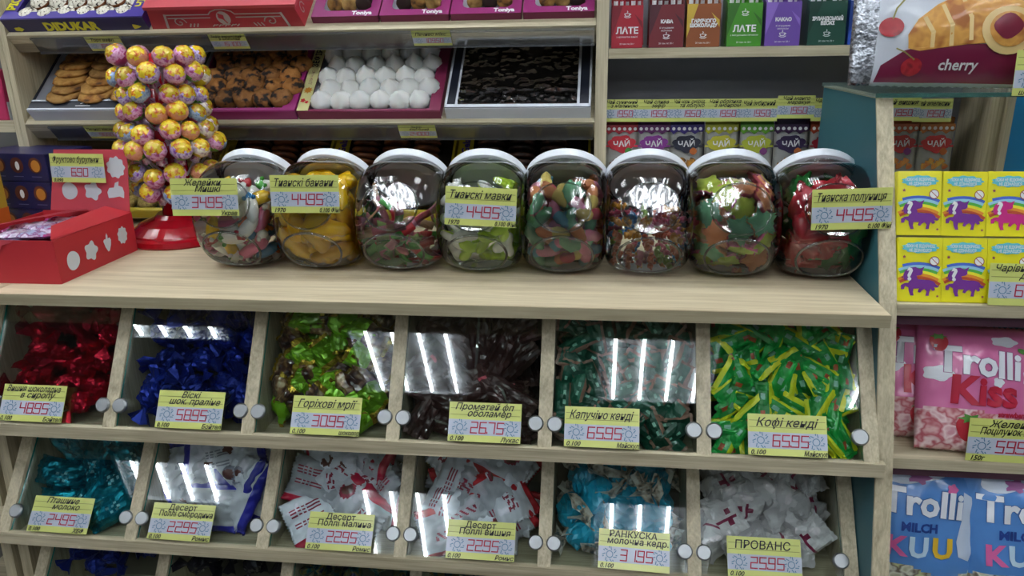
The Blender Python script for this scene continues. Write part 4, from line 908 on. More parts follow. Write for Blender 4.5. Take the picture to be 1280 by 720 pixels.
for ti, (x0, c1, c2, lab, _, nrep) in enumerate(TP):
    wd, H = .0495, .098; m1 = mat('sachet_' + c1, c1, .35, coat=.4, bump=.3, bscale=60); m2 = mat('cloud_' + c2, c2, .4, coat=.3)
    for r_ in range(nrep):
        first = r_ == 0
        M = T(x0 + .0035 * r_ * (1 if ti % 2 else .6), .392 + .009 * r_, .076) @ RX(-6 - r_) @ RZ(U(-2, 2))
        pos = 'front' if first else 'behind the front one'
        t = thing('tea_sachet', lab + (', front of its row' if first else ', behind the front one'), 'sachet', M, None if first else 'rear sachets of the ' + lab)
        b = bmesh.new(); nx, ny = 8, 14; G = [[None] * (ny + 1) for _ in range(nx + 1)]
        for sd in (0, 1):
            for i in range(nx + 1):
                for j in range(ny + 1):
                    u, v = i / nx, j / ny; bul = .0028 * math.sin(PI * u) ** .5 * math.sin(PI * v) ** .5 * (1 + .3 * nz((u * 3, v * 4, ti), 1, r_)) if 0 < u < 1 and 0 < v < 1 else 0
                    if sd == 0 or (0 < i < nx and 0 < j < ny): G[i][j] = (b.verts.new((u * wd, (-bul if sd == 0 else bul), v * H)), G[i][j])[0] if sd == 0 else G[i][j]
            if sd == 0:
                for i in range(nx):
                    for j in range(ny):
                        f = b.faces.new((G[i][j], G[i + 1][j], G[i + 1][j + 1], G[i][j + 1])); f.material_index = 1 if j >= ny - 3 else 0
        r0 = bmesh.ops.solidify(b, geom=b.faces[:], thickness=.001)
        link('sachet_foil', b, [FOLI, m1], t, smooth=True)
        F = lambda x, y, z: (x, -.0042 - z, y)
        b = bmesh.new()
        sc = [(0, H * .80)] + [(wd * (k + .5) / 6, H * (.80 - (.05 if k % 2 == 0 else -.005))) for k in range(6)] + [(wd, H * .80), (wd, H * .77 + .01), (wd, H * .9), (0, H * .9)]
        flatpoly(b, sc, 0, F); link('scalloped_header', b, m1, t)
        b = bmesh.new(); flatpoly(b, circle(wd * .5, H * .60, wd * .37, 26, H * .135, wob=.10, k=5, ph=1), .0002, F); flatpoly(b, circle(wd * .22, H * .62, wd * .17, 14, H * .05), .0001, F); flatpoly(b, circle(wd * .80, H * .63, wd * .15, 14, H * .055), .0001, F); flatpoly(b, [(0, H * .58), (wd, H * .58), (wd, H * .55), (0, H * .55)], .0001, F); tag(link('cloud_print', b, m2, t), kind='stuff')
        if first:
            text('ЧАЙ', .0125, wd * .5, H * .595, .0010, PW, t, S=F, rot=.06, off=.0003)
            b = bmesh.new()
            for k in range(6): flatpoly(b, circle(wd * (.09 + .165 * k), H * .835, .0026, 10), .0005, F)
            tag(link('round_icons', b, PW, t), kind='stuff')
            b = bmesh.new(); flatpoly(b, circle(wd * .72, H * .485, .0055, 14, wob=.05, k=4), .0006, F); link('round_stamp', b, mat('stamp_' + str(ti % 3), ['3f8a3a', 'b5632a', '7a3a78'][[0, 2, 1, 0, 0, 1, 1, 1, 2][ti] % 3], .5), t)
            b = bmesh.new()
            for k in range(7): flatpoly(b, circle(wd * (.2 + .1 * k), H * (.26 + .04 * (k % 3)), .0048, 9, wob=.2, k=3), .0004 + .0001 * k, F)
            tag(link('fruit_print', b, mottled('fruit_' + str(ti), [['a01c22', '2f5a22'], ['5a2a6a', '3a6a2a'], ['1a1420', 'c98a2a'], ['3a6a2a', 'b5a02a'], ['c9a02a', '5a8a3a'], ['2a1a18', 'd9a02a'], ['b0581c', 'c98a3a'], ['b0581c', 'c98a3a'], ['b0581c', 'c9a03a']][ti], 120, .5, 0, .2), t), kind='stuff')
TT = [(.0670, 'Чай суничний', 'з малиною', 'tea price tag 19.50 next to the oak post', 0), (.1185, 'Чай слива', 'зефір', 'second tea price tag from the oak post', 0), (.1690, 'Чай чорн. смород.', 'та яблуко', 'third tea price tag from the oak post', 0), (.2215, 'Чай обліпиха', 'з імбиром', 'tea price tag above the olive yellow sachets', 0), (.2720, 'Чай імбирний', '', 'tea price tag above the bright green sachets', 0), (.3250, 'Чай манго', 'маракуя', 'slightly raised tea price tag above the plum sachets', .004), (.3750, 'Чай малина', 'яблуко', 'tea price tag partly behind the teal panel', 0), (.4750, 'Чай вишня', '', 'tea price tag behind the croissant bag, left of its twin', 0), (.5200, 'Чай апельсин', '', 'tea price tag at the right end of the tea row', -.002)]
for i, (x, a, c, lab, dz) in enumerate(TT): price_tag(frame((x, .3850 - .0012 * (i % 2), .1700 + dz), (1, 0, 0), (0, .05, 1)), [a] + ([c] if c else []), '19.50', lab, ('', ''), .054, .0335)
# ================================================================= right-hand display: leaning post, yellow boxes, bags
rd = thing('sweets_display', 'oak display unit with teal inner panel to the right of the jars', 'shelving', (0, 0, 0))
prof = [(.1400, .2215), (.0410, 0), (-.0140, -.170), (-.0520, -.3020), (-.10, -.50), (-.10, -.95), (.3690, -.95), (.3690, .2215)]
b = bmesh.new(); prism(b, [(y + .004, z - (.001 if z > .2 else 0)) for y, z in prof], .3862, .4028); link('post_core', b, mat('oak_core', 'b0a68e', .6), rd)
b = bmesh.new(); prism(b, [(y + .0045, z) for y, z in prof[:-2]] + [(.3690, -.95), (.3690, .2195)], .3852, .3861); link('teal_panel', b, TEAL, rd)
b = bmesh.new()
for (y0, z0), (y1, z1) in zip(prof[:5], prof[1:5]): prism(b, [(y0, z0), (y1, z1), (y1 + .004, z1), (y0 + .004, z0)], .3850, .4035)
link('post_edge', b, WZ, rd)
b = bmesh.new(); prism(b, [(.1400, .2205), (.3690, .2205), (.3690, .2218), (.1400, .2218)], .3850, .4035); link('post_top', b, WY, rd)
for nm, y0, z, y1 in (('shelf_board', .040, 0, .36), ('shelf_board', .022, -.188, .36), ('shelf_board', -.03, -.375, .36)): bx(nm, WX, rd, .4037, 1.1, y0, y1, z - .0145, z, bev=.0006)
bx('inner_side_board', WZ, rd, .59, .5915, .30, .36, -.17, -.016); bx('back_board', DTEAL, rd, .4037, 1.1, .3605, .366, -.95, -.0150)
bx('inner_side_board', WZ, rd, .4040, .585, .290, .2960, -.1870, -.0150)
bx('chrome_rail', CHROME, rd, .585, 1.05, .2930, .2960, -.0700, -.0670)
for z in (0, -.188): bx('acrylic_lip', mat('plum_acrylic', '5a3a4a', .2, coat=.5), rd, .4045, 1.09, (.040 if z == 0 else .022) + .010, (.040 if z == 0 else .022) + .0115, z - .0285, z - .0147)
# yellow surprise boxes
YB = mat('yellow_box_card', 'e0d80a', .4, coat=.3); CLD = mat('sky_cloud_print', '5bbccb', .45); PUP = mat('purple_print', '6d2488', .45); MGP = mat('magenta_print', 'c01878', .45)
RB = [mat('rainbow_' + n, c, .45) for n, c in (('blue', '3f62c0'), ('sky', '8fc4d8'), ('green', '4fae3c'), ('lemon', 'e8e02a'), ('orange', 'd98a1c'), ('rust', 'b5481c'))]
pony = [(-.0140, .0185), (-.0150, .0235), (-.0135, .0285), (-.0095, .0320), (-.0040, .0330), (.0000, .0310), (.0045, .0335), (.0028, .0285), (.0030, .0262), (.0015, .0242), (-.0025, .0232), (-.0015, .0195), (.0050, .0188), (.0100, .0186), (.0135, .0172), (.0158, .0138), (.0188, .0122), (.0168, .0104), (.0140, .0112), (.0150, .0080), (.0128, .0068), (.0108, .0092), (.0098, .0055), (.0094, .0012), (.0064, .0012), (.0072, .0062), (.0052, .0088), (.0030, .0072), (.0012, .0045), (-.0010, .0056), (.0002, .0092), (-.0050, .0088), (-.0054, .0052), (-.0046, .0012), (-.0076, .0010), (-.0092, .0055), (-.0098, .0100), (-.0128, .0118), (-.0138, .0082), (-.0165, .0080), (-.0168, .0125), (-.0135, .0148), (-.0100, .0152), (-.0085, .0182)]
def yellow_box(M, lab, pm):
    t = thing('surprise_box', lab, 'box', M); W_, D, H = .0478, .055, .0735
    b = bmesh.new(); box(b, 0, W_, 0, D, 0, H, bev=.0006); link('carton', b, YB, t)
    F = lambda x, y, z: (x, -.0003 - z, y)
    cx, cyy = W_ * .48, -.012
    for k in range(6):
        r1 = .0575 - .0032 * k; pts = [(cx + r1 * math.cos(a), cyy + r1 * math.sin(a)) for a in [math.radians(q) for q in range(0, 181, 6)]] + [(cx + (r1 - .0032) * math.cos(a), cyy + (r1 - .0032) * math.sin(a)) for a in [math.radians(q) for q in range(180, -1, -6)]]
        b = bmesh.new()
        for i in range(30):
            q = [pts[i], pts[i + 1], pts[60 - i], pts[61 - i]]
            if all(.0004 < p[0] < W_ - .0004 and p[1] > .012 for p in q): flatpoly(b, q, .0001 + .00005 * k, F)
        tag(link('rainbow_band', b, RB[k], t))
    b = bmesh.new(); flatpoly(b, circle(W_ * .5, H * .845, W_ * .40, 60, H * .085, wob=.07, k=11), .0003, F); link('cloud', b, CLD, t)
    text('ПОКИ НЕ ВІДКРИЄШ,', .0048, W_ * .5, H * .865, .0007, PW, t, S=F, wmax=W_ * .66, off=.0001); text('НЕ ДІЗНАЄШСЯ', .0048, W_ * .5, H * .80, .0007, PW, t, S=F, wmax=W_ * .5, off=.0001)
    b = bmesh.new(); flatpoly(b, [(W_ * .5 + x * 1.16, .006 + y * 1.03) for x, y in pony], .0008, F, maxlen=None); link('pony_print', b, pm, t)
    text('?', .019, W_ * .5 - .0105, .031, .0012, PW, t, S=F, off=.0009)
    b = bmesh.new(); flatpoly(b, circle(W_ * .82, H * .64, .0053, 20), .0010, F); link('round_badge', b, PW, t)
    b = bmesh.new(); P = circle(W_ * .82, H * .64, .0050, 20); stroke(b, P + [P[0]], .0008, .0012, F); stroke(b, [(W_ * .82 - .003, H * .64 + .003), (W_ * .82 + .003, H * .64 - .003)], .0008, .0012, F); link('badge_ring', b, mat('badge_red', 'a03a3a', .5), t)
    b = bmesh.new()
    for x, y, r_ in ((.007, .0515, .0022), (.044, .007, .0018), (.006, .028, .0018)): flatpoly(b, [(x + (r_ if i % 2 == 0 else r_ * .45) * math.cos(PI * i / 5 + .3), y + (r_ if i % 2 == 0 else r_ * .45) * math.sin(PI * i / 5 + .3)) for i in range(10)], .0008, F)
    tag(link('small_stars', b, mat('star_print', '8a3a5a', .5), t), kind='stuff'); return t
LN = 16
for r_ in range(2):
    for c in range(4):
        x = .3955 + .0535 * c - (.006 if c == 0 else 0); y0 = .0475 + (.0735 * math.sin(math.radians(LN)) + .006) * r_; z0 = .0005 + (.0735 * math.cos(math.radians(LN)) + .0010) * r_
        x = .4040 + .0483 * c + (.0 if r_ else .0004)
        names = [['cut off by the oak post, lower row', 'second from the post, lower row', 'third from the post, lower row, behind the price tag', 'fourth from the post, lower row'], ['beside the oak post, upper row', 'second from the post, upper row', 'third from the post, upper row', 'fourth from the post, upper row']][r_][c]
        yellow_box(T(x - (.012 if c == 0 else 0) * 0, y0, z0) @ RX(-LN) @ RY(U(-.6, .6)) @ RZ(U(-1.5, 1.5)), 'yellow box with %s pony, %s' % ('magenta' if (c >= 2 and r_) else 'purple', names), MGP if (c >= 2 and r_) else PUP)
price_tag(frame((.4995, .0395, .0015), (1, 0, -.01), (-.12, .25, 1)), ['Чарівні Вікторія', 'драже'], '65.50', 'price tag leaning on the lower yellow boxes', ('', ''), script=True)
# ---------------------------------------------------------------- bags
def bag_surface(W_, H, bulge, seed, flatx=.04):
    def S(x, y, z):
        u = max(-1, min(1, 2 * x / W_)); v = max(-1, min(1, 2 * y / H - 1))
        e = (max(0, 1 - abs(u) ** 2.6) ** .8) * (max(0, 1 - abs(v) ** 3.2) ** .7)
        d = bulge * e * (1 + .22 * nz((u * 1.6, v * 1.6, seed), 1, seed)) + bulge * .10 * nz((u * 5, v * 4, 2), 1, seed) * (1 - .5 * e)
        return Vector((x, y, d + z))
    return S
def bag(name, lab, cat, M, W_, H, bulge, seed, pat, mats, nx=44, ny=44):
    t = thing(name, lab, cat, M); S = bag_surface(W_, H, bulge, seed); b = bmesh.new()
    A = [[b.verts.new(S(-W_ / 2 + W_ * i / nx, H * j / ny, 0) + Vector((0, (.0012 if (i % 2 and j in (0, ny)) else 0), 0))) for j in range(ny + 1)] for i in range(nx + 1)]
    B = [[A[i][j] if i in (0, nx) or j in (0, ny) else b.verts.new(S(-W_ / 2 + W_ * i / nx, H * j / ny, 0) * 1.0 - Vector((0, 0, 2 * S(-W_ / 2 + W_ * i / nx, H * j / ny, 0).z + .0008))) for j in range(ny + 1)] for i in range(nx + 1)]
    for i in range(nx):
        for j in range(ny):
            f = b.faces.new((A[i][j], A[i + 1][j], A[i + 1][j + 1], A[i][j + 1])); f.material_index = pat((i + .5) / nx, (j + .5) / ny)
            f = b.faces.new((B[i][j], B[i][j + 1], B[i + 1][j + 1], B[i + 1][j])); f.material_index = pat((i + .5) / nx, (j + .5) / ny)
    link('bag_film', b, mats, t, smooth=True); return t, S
def shape(t, S, nm, pts, m, z=.0006, ml=.012, stuff=False):
    b = bmesh.new(); flatpoly(b, pts, z, S, ml); o = link(nm, b, m, t, smooth=True); return o
def puffy(s, size, x, y, z, m, mo, t, S, **kw):
    off = kw.pop('off', size * .034)
    text(s, size, x, y, z, mo, t, S=S, off=off + size * .016, name='lettering_outline', **kw); return text(s, size, x, y, z + .0007, m, t, S=S, off=off, **kw)
PINK = mat('pink_bag_film', 'd070a0', .3, coat=.6, bump=.25, bscale=30); PINKL = mottled('marshmallow_window', ['c98f98', 'e6cfcf', 'b5505c', 'd9b0b0'], 55, .3, 0, .7, .3, 40); LETW = mat('letter_white', 'dfe3ea', .35, coat=.3); LETO = mat('letter_outline_violet', '9a6a92', .4); KRED = mat('kiss_red', 'b8203c', .35, coat=.3); BLBAG = mat('blue_bag_film', '4f86c9', .3, coat=.6, bump=.25, bscale=30); LETB = mat('letter_outline_blue', '3a5f9a', .4); NAVT = mat('milch_navy', '1f3f8a', .4); KPK = mat('letter_pink', 'd0609a', .4); KYE = mat('letter_yellow', 'd6b02c', .4); KIC = mat('letter_ice', 'b5cfe0', .4)
BERR = mat('strawberry_print', 'b52834', .4, coat=.3); LEAF = mat('leaf_print', '4f8a3a', .4); MILKW = mat('milk_print', 'c5d2e2', .35, coat=.4)
def kiss(M, lab, seed):
    W_, H = .142, .152
    t, S = bag('gummy_bag', lab, 'bag', M, W_, H, .027, seed, lambda u, v: 1 if v < .32 + .03 * math.sin(u * 6) else 0, [PINK, PINKL])
    b = bmesh.new()
    puffy('Trolli', .043, -.008, .106, .0010, LETW, LETO, t, S, wmax=.100, rot=-.06)
    puffy('Kiss', .045, -.004, .072, .0014, KRED, KRED, t, S, wmax=.080, rot=-.02, off=.0012)
    text('strawberry', .0085, .030, .0485, .0018, KRED, t, S=S, off=.0004, rot=.02)
    for x, y, r_ in ((-.050, .129, .0095), (-.018, .030, .0145), (.062, .055, .012)):
        shape(t, S, 'strawberry_print', circle(x, y, r_, 18, r_ * 1.05, wob=.08, k=3, ph=-PI / 2), BERR, .0016, .006)
        shape(t, S, 'berry_leaves', [(x + r_ * 1.05 * math.cos(a) * (.5 if i % 2 else 1), y + r_ * .75 + r_ * .45 * math.sin(a) * (.5 if i % 2 else 1)) for i, a in enumerate([2 * PI * q / 12 for q in range(12)])], LEAF, .0022, .006)
    for x, y, a, c in ((.022, .134, .015, .006), (.058, .093, .017, .012), (-.052, .092, .014, .009), (.012, .086, .006, .006)): shape(t, S, 'cloud_print', circle(x, y, a, 26, c, wob=.12, k=5), LETW, .0008, .008)
    shape(t, S, 'leaf_print', circle(.042, .124, .006, 12, .003, rot=-.4), LEAF, .0016)
    return t
kiss(frame((.5180, .040, -.1868), (1, .0, -.045), (.06, .45, 1)), 'pink bag of strawberry gummies in front, with price tag', 3)
kiss(frame((.4790, .072, -.1868), (1, .0, 0), (-.02, .40, 1)), 'pink gummy bag half hidden behind its twin, beside the post', 8)
price_tag(frame((.4985, .0225, -.1865), (1, 0, -.02), (-.22, .15, 1)), ['Желейки', 'Поцілунок полуниц.'], '59.50', 'price tag 59.50 in front of the pink gummy bags', ('150г', ''), .100, .052)
def kuh(M, lab, seed, W_=.135, H=.165):
    t, S = bag('milk_gummy_bag', lab, 'bag', M, W_, H, .024, seed, lambda u, v: 1 if v < .22 + .04 * math.sin(u * 7) else 0, [BLBAG, mottled('milk_gummy_window', ['b5b79a', 'd9dcc9', '6a5a50', 'c9cf9a'], 60, .3, 0, .7, .3, 40)])
    shape(t, S, 'milk_splash', circle(-.020, H - .010, .034, 26, .014, wob=.18, k=3), MILKW, .0008)
    shape(t, S, 'milk_splash', [(.040, .135), (.052, .128), (.050, .100), (.058, .070), (.050, .050), (.036, .056), (.032, .075), (.038, .100)], MILKW, .0008)
    puffy('Trolli', .043, -.008, .118, .0012, LETW, LETB, t, S, wmax=.096, rot=-.05)
    text('MILCH', .0150, -.012, .089, .0012, NAVT, t, S=S, off=.0006, rot=-.03)
    for s, x, m_ in (('K', -.038, KPK), ('U', -.012, KIC), ('U', .016, KYE)): text(s, .034, x, .064, .0018, m_, t, S=S, off=.0014)
    shape(t, S, 'pink_splash', circle(-.012, H - .016, .012, 18, .007, wob=.3, k=5), mat('print_orchid', '9a5a92', .45), .0014, .006); shape(t, S, 'pink_splash', circle(.026, .138, .006, 16, wob=.2, k=5), KPK, .0014, .006)
    return t
kuh(frame((.4700, .018, -.3748), (1, 0, -.03), (-.02, .30, 1)), 'blue milk gummy bag beside the post, lettering fully visible', 4)
kuh(frame((.5880, .012, -.3748), (1, 0, .04), (.03, .28, 1)), 'blue milk gummy bag at the right edge of the picture', 9)
# glass shelf with croissant bag
gs = thing('glass_shelf', 'greenish glass shelf resting on the post above the yellow boxes', 'shelf', (0, 0, 0))
bx('glass_plate', [mat('shelf_glass', '8fb0a8', .05, alpha=.35, coat=.5)], gs, .3800, 1.05, .1290, .36, .2222, .2272)
bx('glass_front_edge', mat('shelf_glass_edge', '3a6a62', .1, coat=.6, alpha=.8), gs, .3800, 1.05, .1282, .1290, .2222, .2272)
SILV = mottled('silver_crimped_film', ['6a6e74', 'b9bec6', '8a8e96'], 180, .25, .7, .3, .8, 220); CREAM = mat('bag_white_film', 'c3c9d2', .3, coat=.6, bump=.3, bscale=25)
WINE = mat('wine_red_print', '74163c', .35, coat=.6); CROI = mottled('croissant_print', ['a8642a', 'd9a04a', 'c98a3a'], 45, .4, 0, .4, .2, 40); CROL = mat('croissant_pale_print', 'dfc184', .4, coat=.3); CHER = mottled('cherry_print', ['6a0f1c', 'b02a34', 'a01c28'], 60, .35, 0, .4, 0); FILL = mat('cherry_filling_print', '7a1c34', .35, coat=.4)
W_, H = .300, .195
cb, S = bag('croissant_bag', 'white and wine red croissant bag standing on the glass shelf', 'bag', frame((.5050, .160, .2300), (1, .02, -.03), (-.10, .22, 1)), W_, H, .030, 5, lambda u, v: 1 if u < .085 or u > .93 else 0, [CREAM, SILV], 60, 40)
shape(cb, S, 'wine_wave', [(-.122, .004), (.135, .004), (.135, .085), (.110, .075), (.080, .050), (.030, .042), (-.020, .045), (-.060, .047), (-.095, .038), (-.118, .022)], WINE, .0008, .014)
cro = [(-.092, .040), (-.094, .055), (-.085, .072), (-.066, .088), (-.046, .098), (-.028, .103), (-.005, .102), (.020, .098), (.036, .090), (.046, .080), (.040, .066), (.022, .052), (.000, .046), (-.030, .044), (-.060, .040), (-.080, .037)]
shape(cb, S, 'croissant_picture', cro, CROI, .0016, .012)
for x0, y0, x1, y1 in ((-.078, .072, -.068, .042), (-.060, .086, -.048, .044), (-.040, .097, -.028, .050)):
    b = bmesh.new(); stroke(b, [(x0, y0), ((x0 + x1) / 2 + .004, (y0 + y1) / 2), (x1, y1)], .0045, .0026, S); link('croissant_fold', b, CROL, cb)
shape(cb, S, 'croissant_cut_end', circle(.012, .060, .030, 24, .026, rot=-.2), CROL, .0026, .010); shape(cb, S, 'croissant_cut_ring', circle(.012, .061, .022, 24, .019, rot=-.2), CROI, .0034, .010); shape(cb, S, 'filling_picture', circle(.010, .064, .0155, 20, .0135, wob=.06, k=4), FILL, .0042, .008)
for x, y, r_ in ((-.112, .064, .0125), (-.056, .106, .0115), (.026, .112, .0125), (-.085, .020, .011)): shape(cb, S, 'cherry_picture', circle(x, y, r_, 22, r_ * .92, wob=.04, k=2), CHER, .0022 if r_ != .0115 else .0010, .008)
b = bmesh.new(); stroke(b, [(-.111, .074), (-.108, .085), (-.100, .095), (-.092, .100)], .0018, .0024, S); stroke(b, [(-.084, .028), (-.095, .036), (-.104, .040)], .0015, .0024, S); tag(link('cherry_stems', b, mat('stem_print', '8f8a4a', .5), cb), kind='stuff')
shape(cb, S, 'leaf_picture', [(-.088, .112), (-.080, .114), (-.068, .110), (-.062, .104), (-.074, .103), (-.083, .107)], LEAF, .0022)
text('cherry', .016, -.035, .022, .0018, PW, cb, S=S, off=.0003); text('25% filling', .012, .065, .030, .0020, PW, cb, S=S, rot=.32, shear=.3)
b = bmesh.new(); P = circle(-.080, .138, .014, 20, .018); stroke(b, P + [P[0]], .003, .0014, S); link('printed_loop', b, mat('print_plum', '5a2a4a', .4), cb)
price_tag(frame((.5265, .1265, .2235), (1, 0, 0), (.06, .1, 1)), ['Круасан'], '45.50', 'price tag at the right end of the glass shelf', ('шт', ''), .09, .05)
# ================================================================= worktop, left: lollipops, red carton, chocolates
LX, LYY = -.600, .292
ls = thing('lollipop_stand', 'red plastic lollipop stand with round base', 'stand', (LX, LYY, 0))
b = bmesh.new(); lathe(b, [(.083, 0), (.0855, .003), (.0845, .010), (.078, .013), (.077, .016), (.062, .028), (.040, .036), (.034, .042)], 40); link('base', b, mat('red_plastic', 'a80a1c', .22, coat=.6), ls, smooth=False)
b = bmesh.new(); lathe(b, [(.026, .042), (.022, .09), (.020, .28), (.0, .285)], 20); link('column', b, MATS['red_plastic'], ls, smooth=True)
LW = mottled('lolly_yellow_top', ['dcc424', 'e6cc34', 'd0801c', 'b83a1c'], 200, .25, .05, .6, .6, 180, lo=.35, hi=.72)
lbands = [mottled('lolly_band_' + n, cs, 150, .3, .2, .5, .6, 180, lo=.3, hi=.65) for n, cs in (('pink', ['c04a8a', 'e0b0cf', 'a83a7a']), ('violet', ['4a2a9a', 'cfc0e0', '7a3aa8']), ('blue', ['2a4a8a', 'a8c0d8', '6a8ac0']), ('orange', ['c0582a', 'e0a07a', 'd98a6a']), ('cream', ['d8d0c0', 'e8e0d0', 'b08a9a']))]
lbase = [mat('lolly_green_end', '5aa02c', .3, .2, coat=.5, bump=.4), mat('lolly_yellow_end', 'c9b51c', .3, .2, coat=.5, bump=.4), mat('lolly_pink_end', 'a83a6a', .3, .2, coat=.5, bump=.4)]
lm = []
for i in range(7):
    b = bmesh.new(); r_ = .0152
    blob(b, lambda d, i=i: d * r_ * (1 + .07 * nz(d, 4, i) + .02 * math.cos(9 * math.atan2(d.y, d.x))) * (1 if d.z > -.8 else 1.05), 22, 14, lambda d, i=i: 0 if d.z > .48 + .12 * math.cos(5 * math.atan2(d.y, d.x)) else (1 if d.z > -.28 + .15 * math.cos(4 * math.atan2(d.y, d.x) + i) else 2))
    lm.append(me_of('sweet', b, [LW, lbands[i % 5], lbase[i % 3]], True))
b = bmesh.new()
prev = None
for z, r_ in ((-.0135, .0045), (-.017, .0030), (-.022, .0050), (-.026, .0075)):
    ring = [b.verts.new((r_ * (1 + .25 * (k % 2)) * math.cos(2 * PI * k / 12), r_ * (1 + .25 * (k % 2)) * math.sin(2 * PI * k / 12), z)) for k in range(12)]
    if prev:
        for k in range(12): b.faces.new((prev[k], prev[(k + 1) % 12], ring[(k + 1) % 12], ring[k]))
    prev = ring
mskirt = me_of('wrapper_skirt', b, [mottled('skirt_foil', ['a83a7a', 'd9c0cf', '8a5a8a'], 160, .3, .3, .4)], True)
b = bmesh.new(); tube(b, [(0, 0, -.014), (0, 0, -.062)], .0017, 6); mstick = me_of('stick', b, [PW])
rows = [(.281, .054, 9), (.2530, .058, 11), (.2250, .052, 10), (.1985, .054, 11), (.1725, .060, 12), (.1465, .068, 13), (.1080, .056, 10), (.0800, .050, 8)]
random.seed(77); q = 0
for ri, (z, rr, n) in enumerate(rows):
    for k in range(n):
        a = 2 * PI * (k + .5 * (ri % 2) + U(-.16, .16)) / n - PI / 2
        if math.sin(a) > .62: continue           # back of the stand, hidden
        d = Vector((math.cos(a), math.sin(a), .95 + U(-.25, .25))).normalized(); x = d.cross(Vector((0, 0, 1))).normalized(); y = d.cross(x)
        M = Matrix(((x[0], y[0], d[0], LX + rr * math.cos(a)), (x[1], y[1], d[1], LYY + rr * math.sin(a)), (x[2], y[2], d[2], z + U(-.004, .004)), (0, 0, 0, 1))) @ RZ(U(0, 360)) @ Matrix.Scale(U(.95, 1.08), 4)
        side = 'front' if math.sin(a) < -.55 else ('left side' if math.cos(a) < 0 else 'right side')
        rn = ['top', 'second', 'third', 'fourth', 'fifth', 'sixth', 'seventh', 'bottom'][ri]
        t = thing('lollipop', 'bright wrapped lollipop, %s row of the red stand, %s' % (rn, side), 'lollipop', M, 'lollipops in the %s row, %s' % (rn, side))
        link('sweet', lm[int(rnd() * 7)], None, t); link('wrapper_skirt', mskirt, None, t); link('stick', mstick, None, t); q += 1
# red carton with lid
RC = mat('red_carton', 'b3262f', .5, var=.05, vscale=8); RCL = mat('red_carton_light', 'c24450', .5); SHP = mat('carton_pale_shapes', 'c3c8cc', .5)
rc = thing('red_carton', 'red open carton with raised lid and pale fruit silhouettes', 'box', (0, 0, 0))
x0, x1, y0, y1, H = -.772, -.629, .041, .211, .058
bx('front_wall', RC, rc, x0, x1, y0, y0 + .0012, 0, H); bx('side_wall', RC, rc, x1 - .0012, x1, y0 + .0012, y1, 0, H); bx('side_wall', RC, rc, x0, x0 + .0012, y0 + .0012, y1, 0, H); bx('back_wall', RC, rc, x0 + .0012, x1 - .0012, y1 - .0012, y1, 0, H + .002); bx('base', RC, rc, x0 + .0012, x1 - .0012, y0 + .0012, y1 - .0012, 0, .001)
b = bmesh.new(); v = [b.verts.new(p) for p in [(x1, y0, H), (x1, y1, H), (x1 - .032, y1 - .012, H + .012), (x1 - .034, y0 + .045, H + .009), (x1 - .006, y0 + .004, H + .001)]]; b.faces.new(v); bmesh.ops.solidify(b, geom=b.faces[:], thickness=.001); link('right_flap', b, RC, rc)
b = bmesh.new(); v = [b.verts.new(p) for p in [(x0, y0 + .05, H + .004), (x0 + .022, y0 + .02, H + .010), (-.690, y1 - .006, H + .006), (-.722, y1 - .004, H + .004)]]; b.faces.new(v); bmesh.ops.solidify(b, geom=b.faces[:], thickness=.001); link('left_flap', b, RCL, rc)
b = bmesh.new(); flatpoly(b, [(-.735, .0), (-.683, .0), (-.690, -.004), (-.700, -.006), (-.704, -.014), (-.714, -.0175), (-.735, -.0175)], 0, lambda x, y, z: (x, y0 - .0012 - .1 * abs(y), H + y)); link('tear_tab', b, RCL, rc)
ML = frame((-.7720 + .012, .2125, .056), (1, 0, 0), (-.0, .10, 1))
b = bmesh.new(); prism(b, [(.000, 0), (.128, 0), (.134, .094), (.018, .094)], 0, .0012, 'z'); lid = link('lid', b, RCL, rc, ML)
def blobshape(kind, cx, cy_, s):
    if kind == 'round': return circle(cx, cy_, s, 28, s * 1.02, wob=.03, k=3)
    if kind == 'flower': return circle(cx, cy_, s * .92, 40, wob=.16, k=5)
    if kind == 'berry': return [(cx + s * a, cy_ + s * c) for a, c in [(-.75, .35), (-.5, .55), (-.2, .5), (-.1, .95), (.1, 1.25), (.25, .9), (.2, .5), (.6, .55), (.8, .2), (.65, -.4), (.2, -1.1), (-.1, -1.15), (-.5, -.5)]]
    if kind == 'grape': return circle(cx, cy_, s * .95, 40, s * 1.05, wob=.09, k=9)
    if kind == 'apple': return [(cx + s * a, cy_ + s * c) for a, c in [(-1, -.9), (-1.1, -.2), (-.8, .3), (-.2, .35), (.0, .9), (.5, 1.1), (.4, .6), (.9, .4), (1.05, -.2), (.95, -.9), (.4, -.7), (-.4, -.85)]]
for kd, cx_, cy2, s_ in (('round', .036, .033, .0125), ('flower', .073, .033, .0135), ('apple', .110, .034, .0125), ('grape', .114, .068, .0145), ('round', .040, .068, .013)):
    b = bmesh.new(); flatpoly(b, blobshape(kd, cx_, cy2, s_), .0016); link('fruit_silhouette', b, SHP, lid)
def FS(x, y, z): return (x1 + .0004 + z, x, y)
for kd, cy1, cz, s_ in (('round', .070, .024, .0125), ('flower', .108, .027, .0135), ('berry', .144, .029, .0110), ('grape', .180, .031, .0115)):
    b = bmesh.new(); flatpoly(b, blobshape(kd, cy1, cz, s_), .0003, FS); link('fruit_silhouette', b, SHP, rc)
CPK = mottled('candy_packet_print', ['b5a8c0', 'd8cfe0', '8a3a7a', 'a8b0cf'], 90, .3, .1, .6, .4, 90)
cpm = [me_of('packet', pouch(.085, .040, .010, s + 200, lambda u, v, sd: 1 if u < .12 or u > .9 else 0, 16, 10), [CPK, mat('packet_magenta', 'a82a78', .35, coat=.5)]) for s in range(3)]
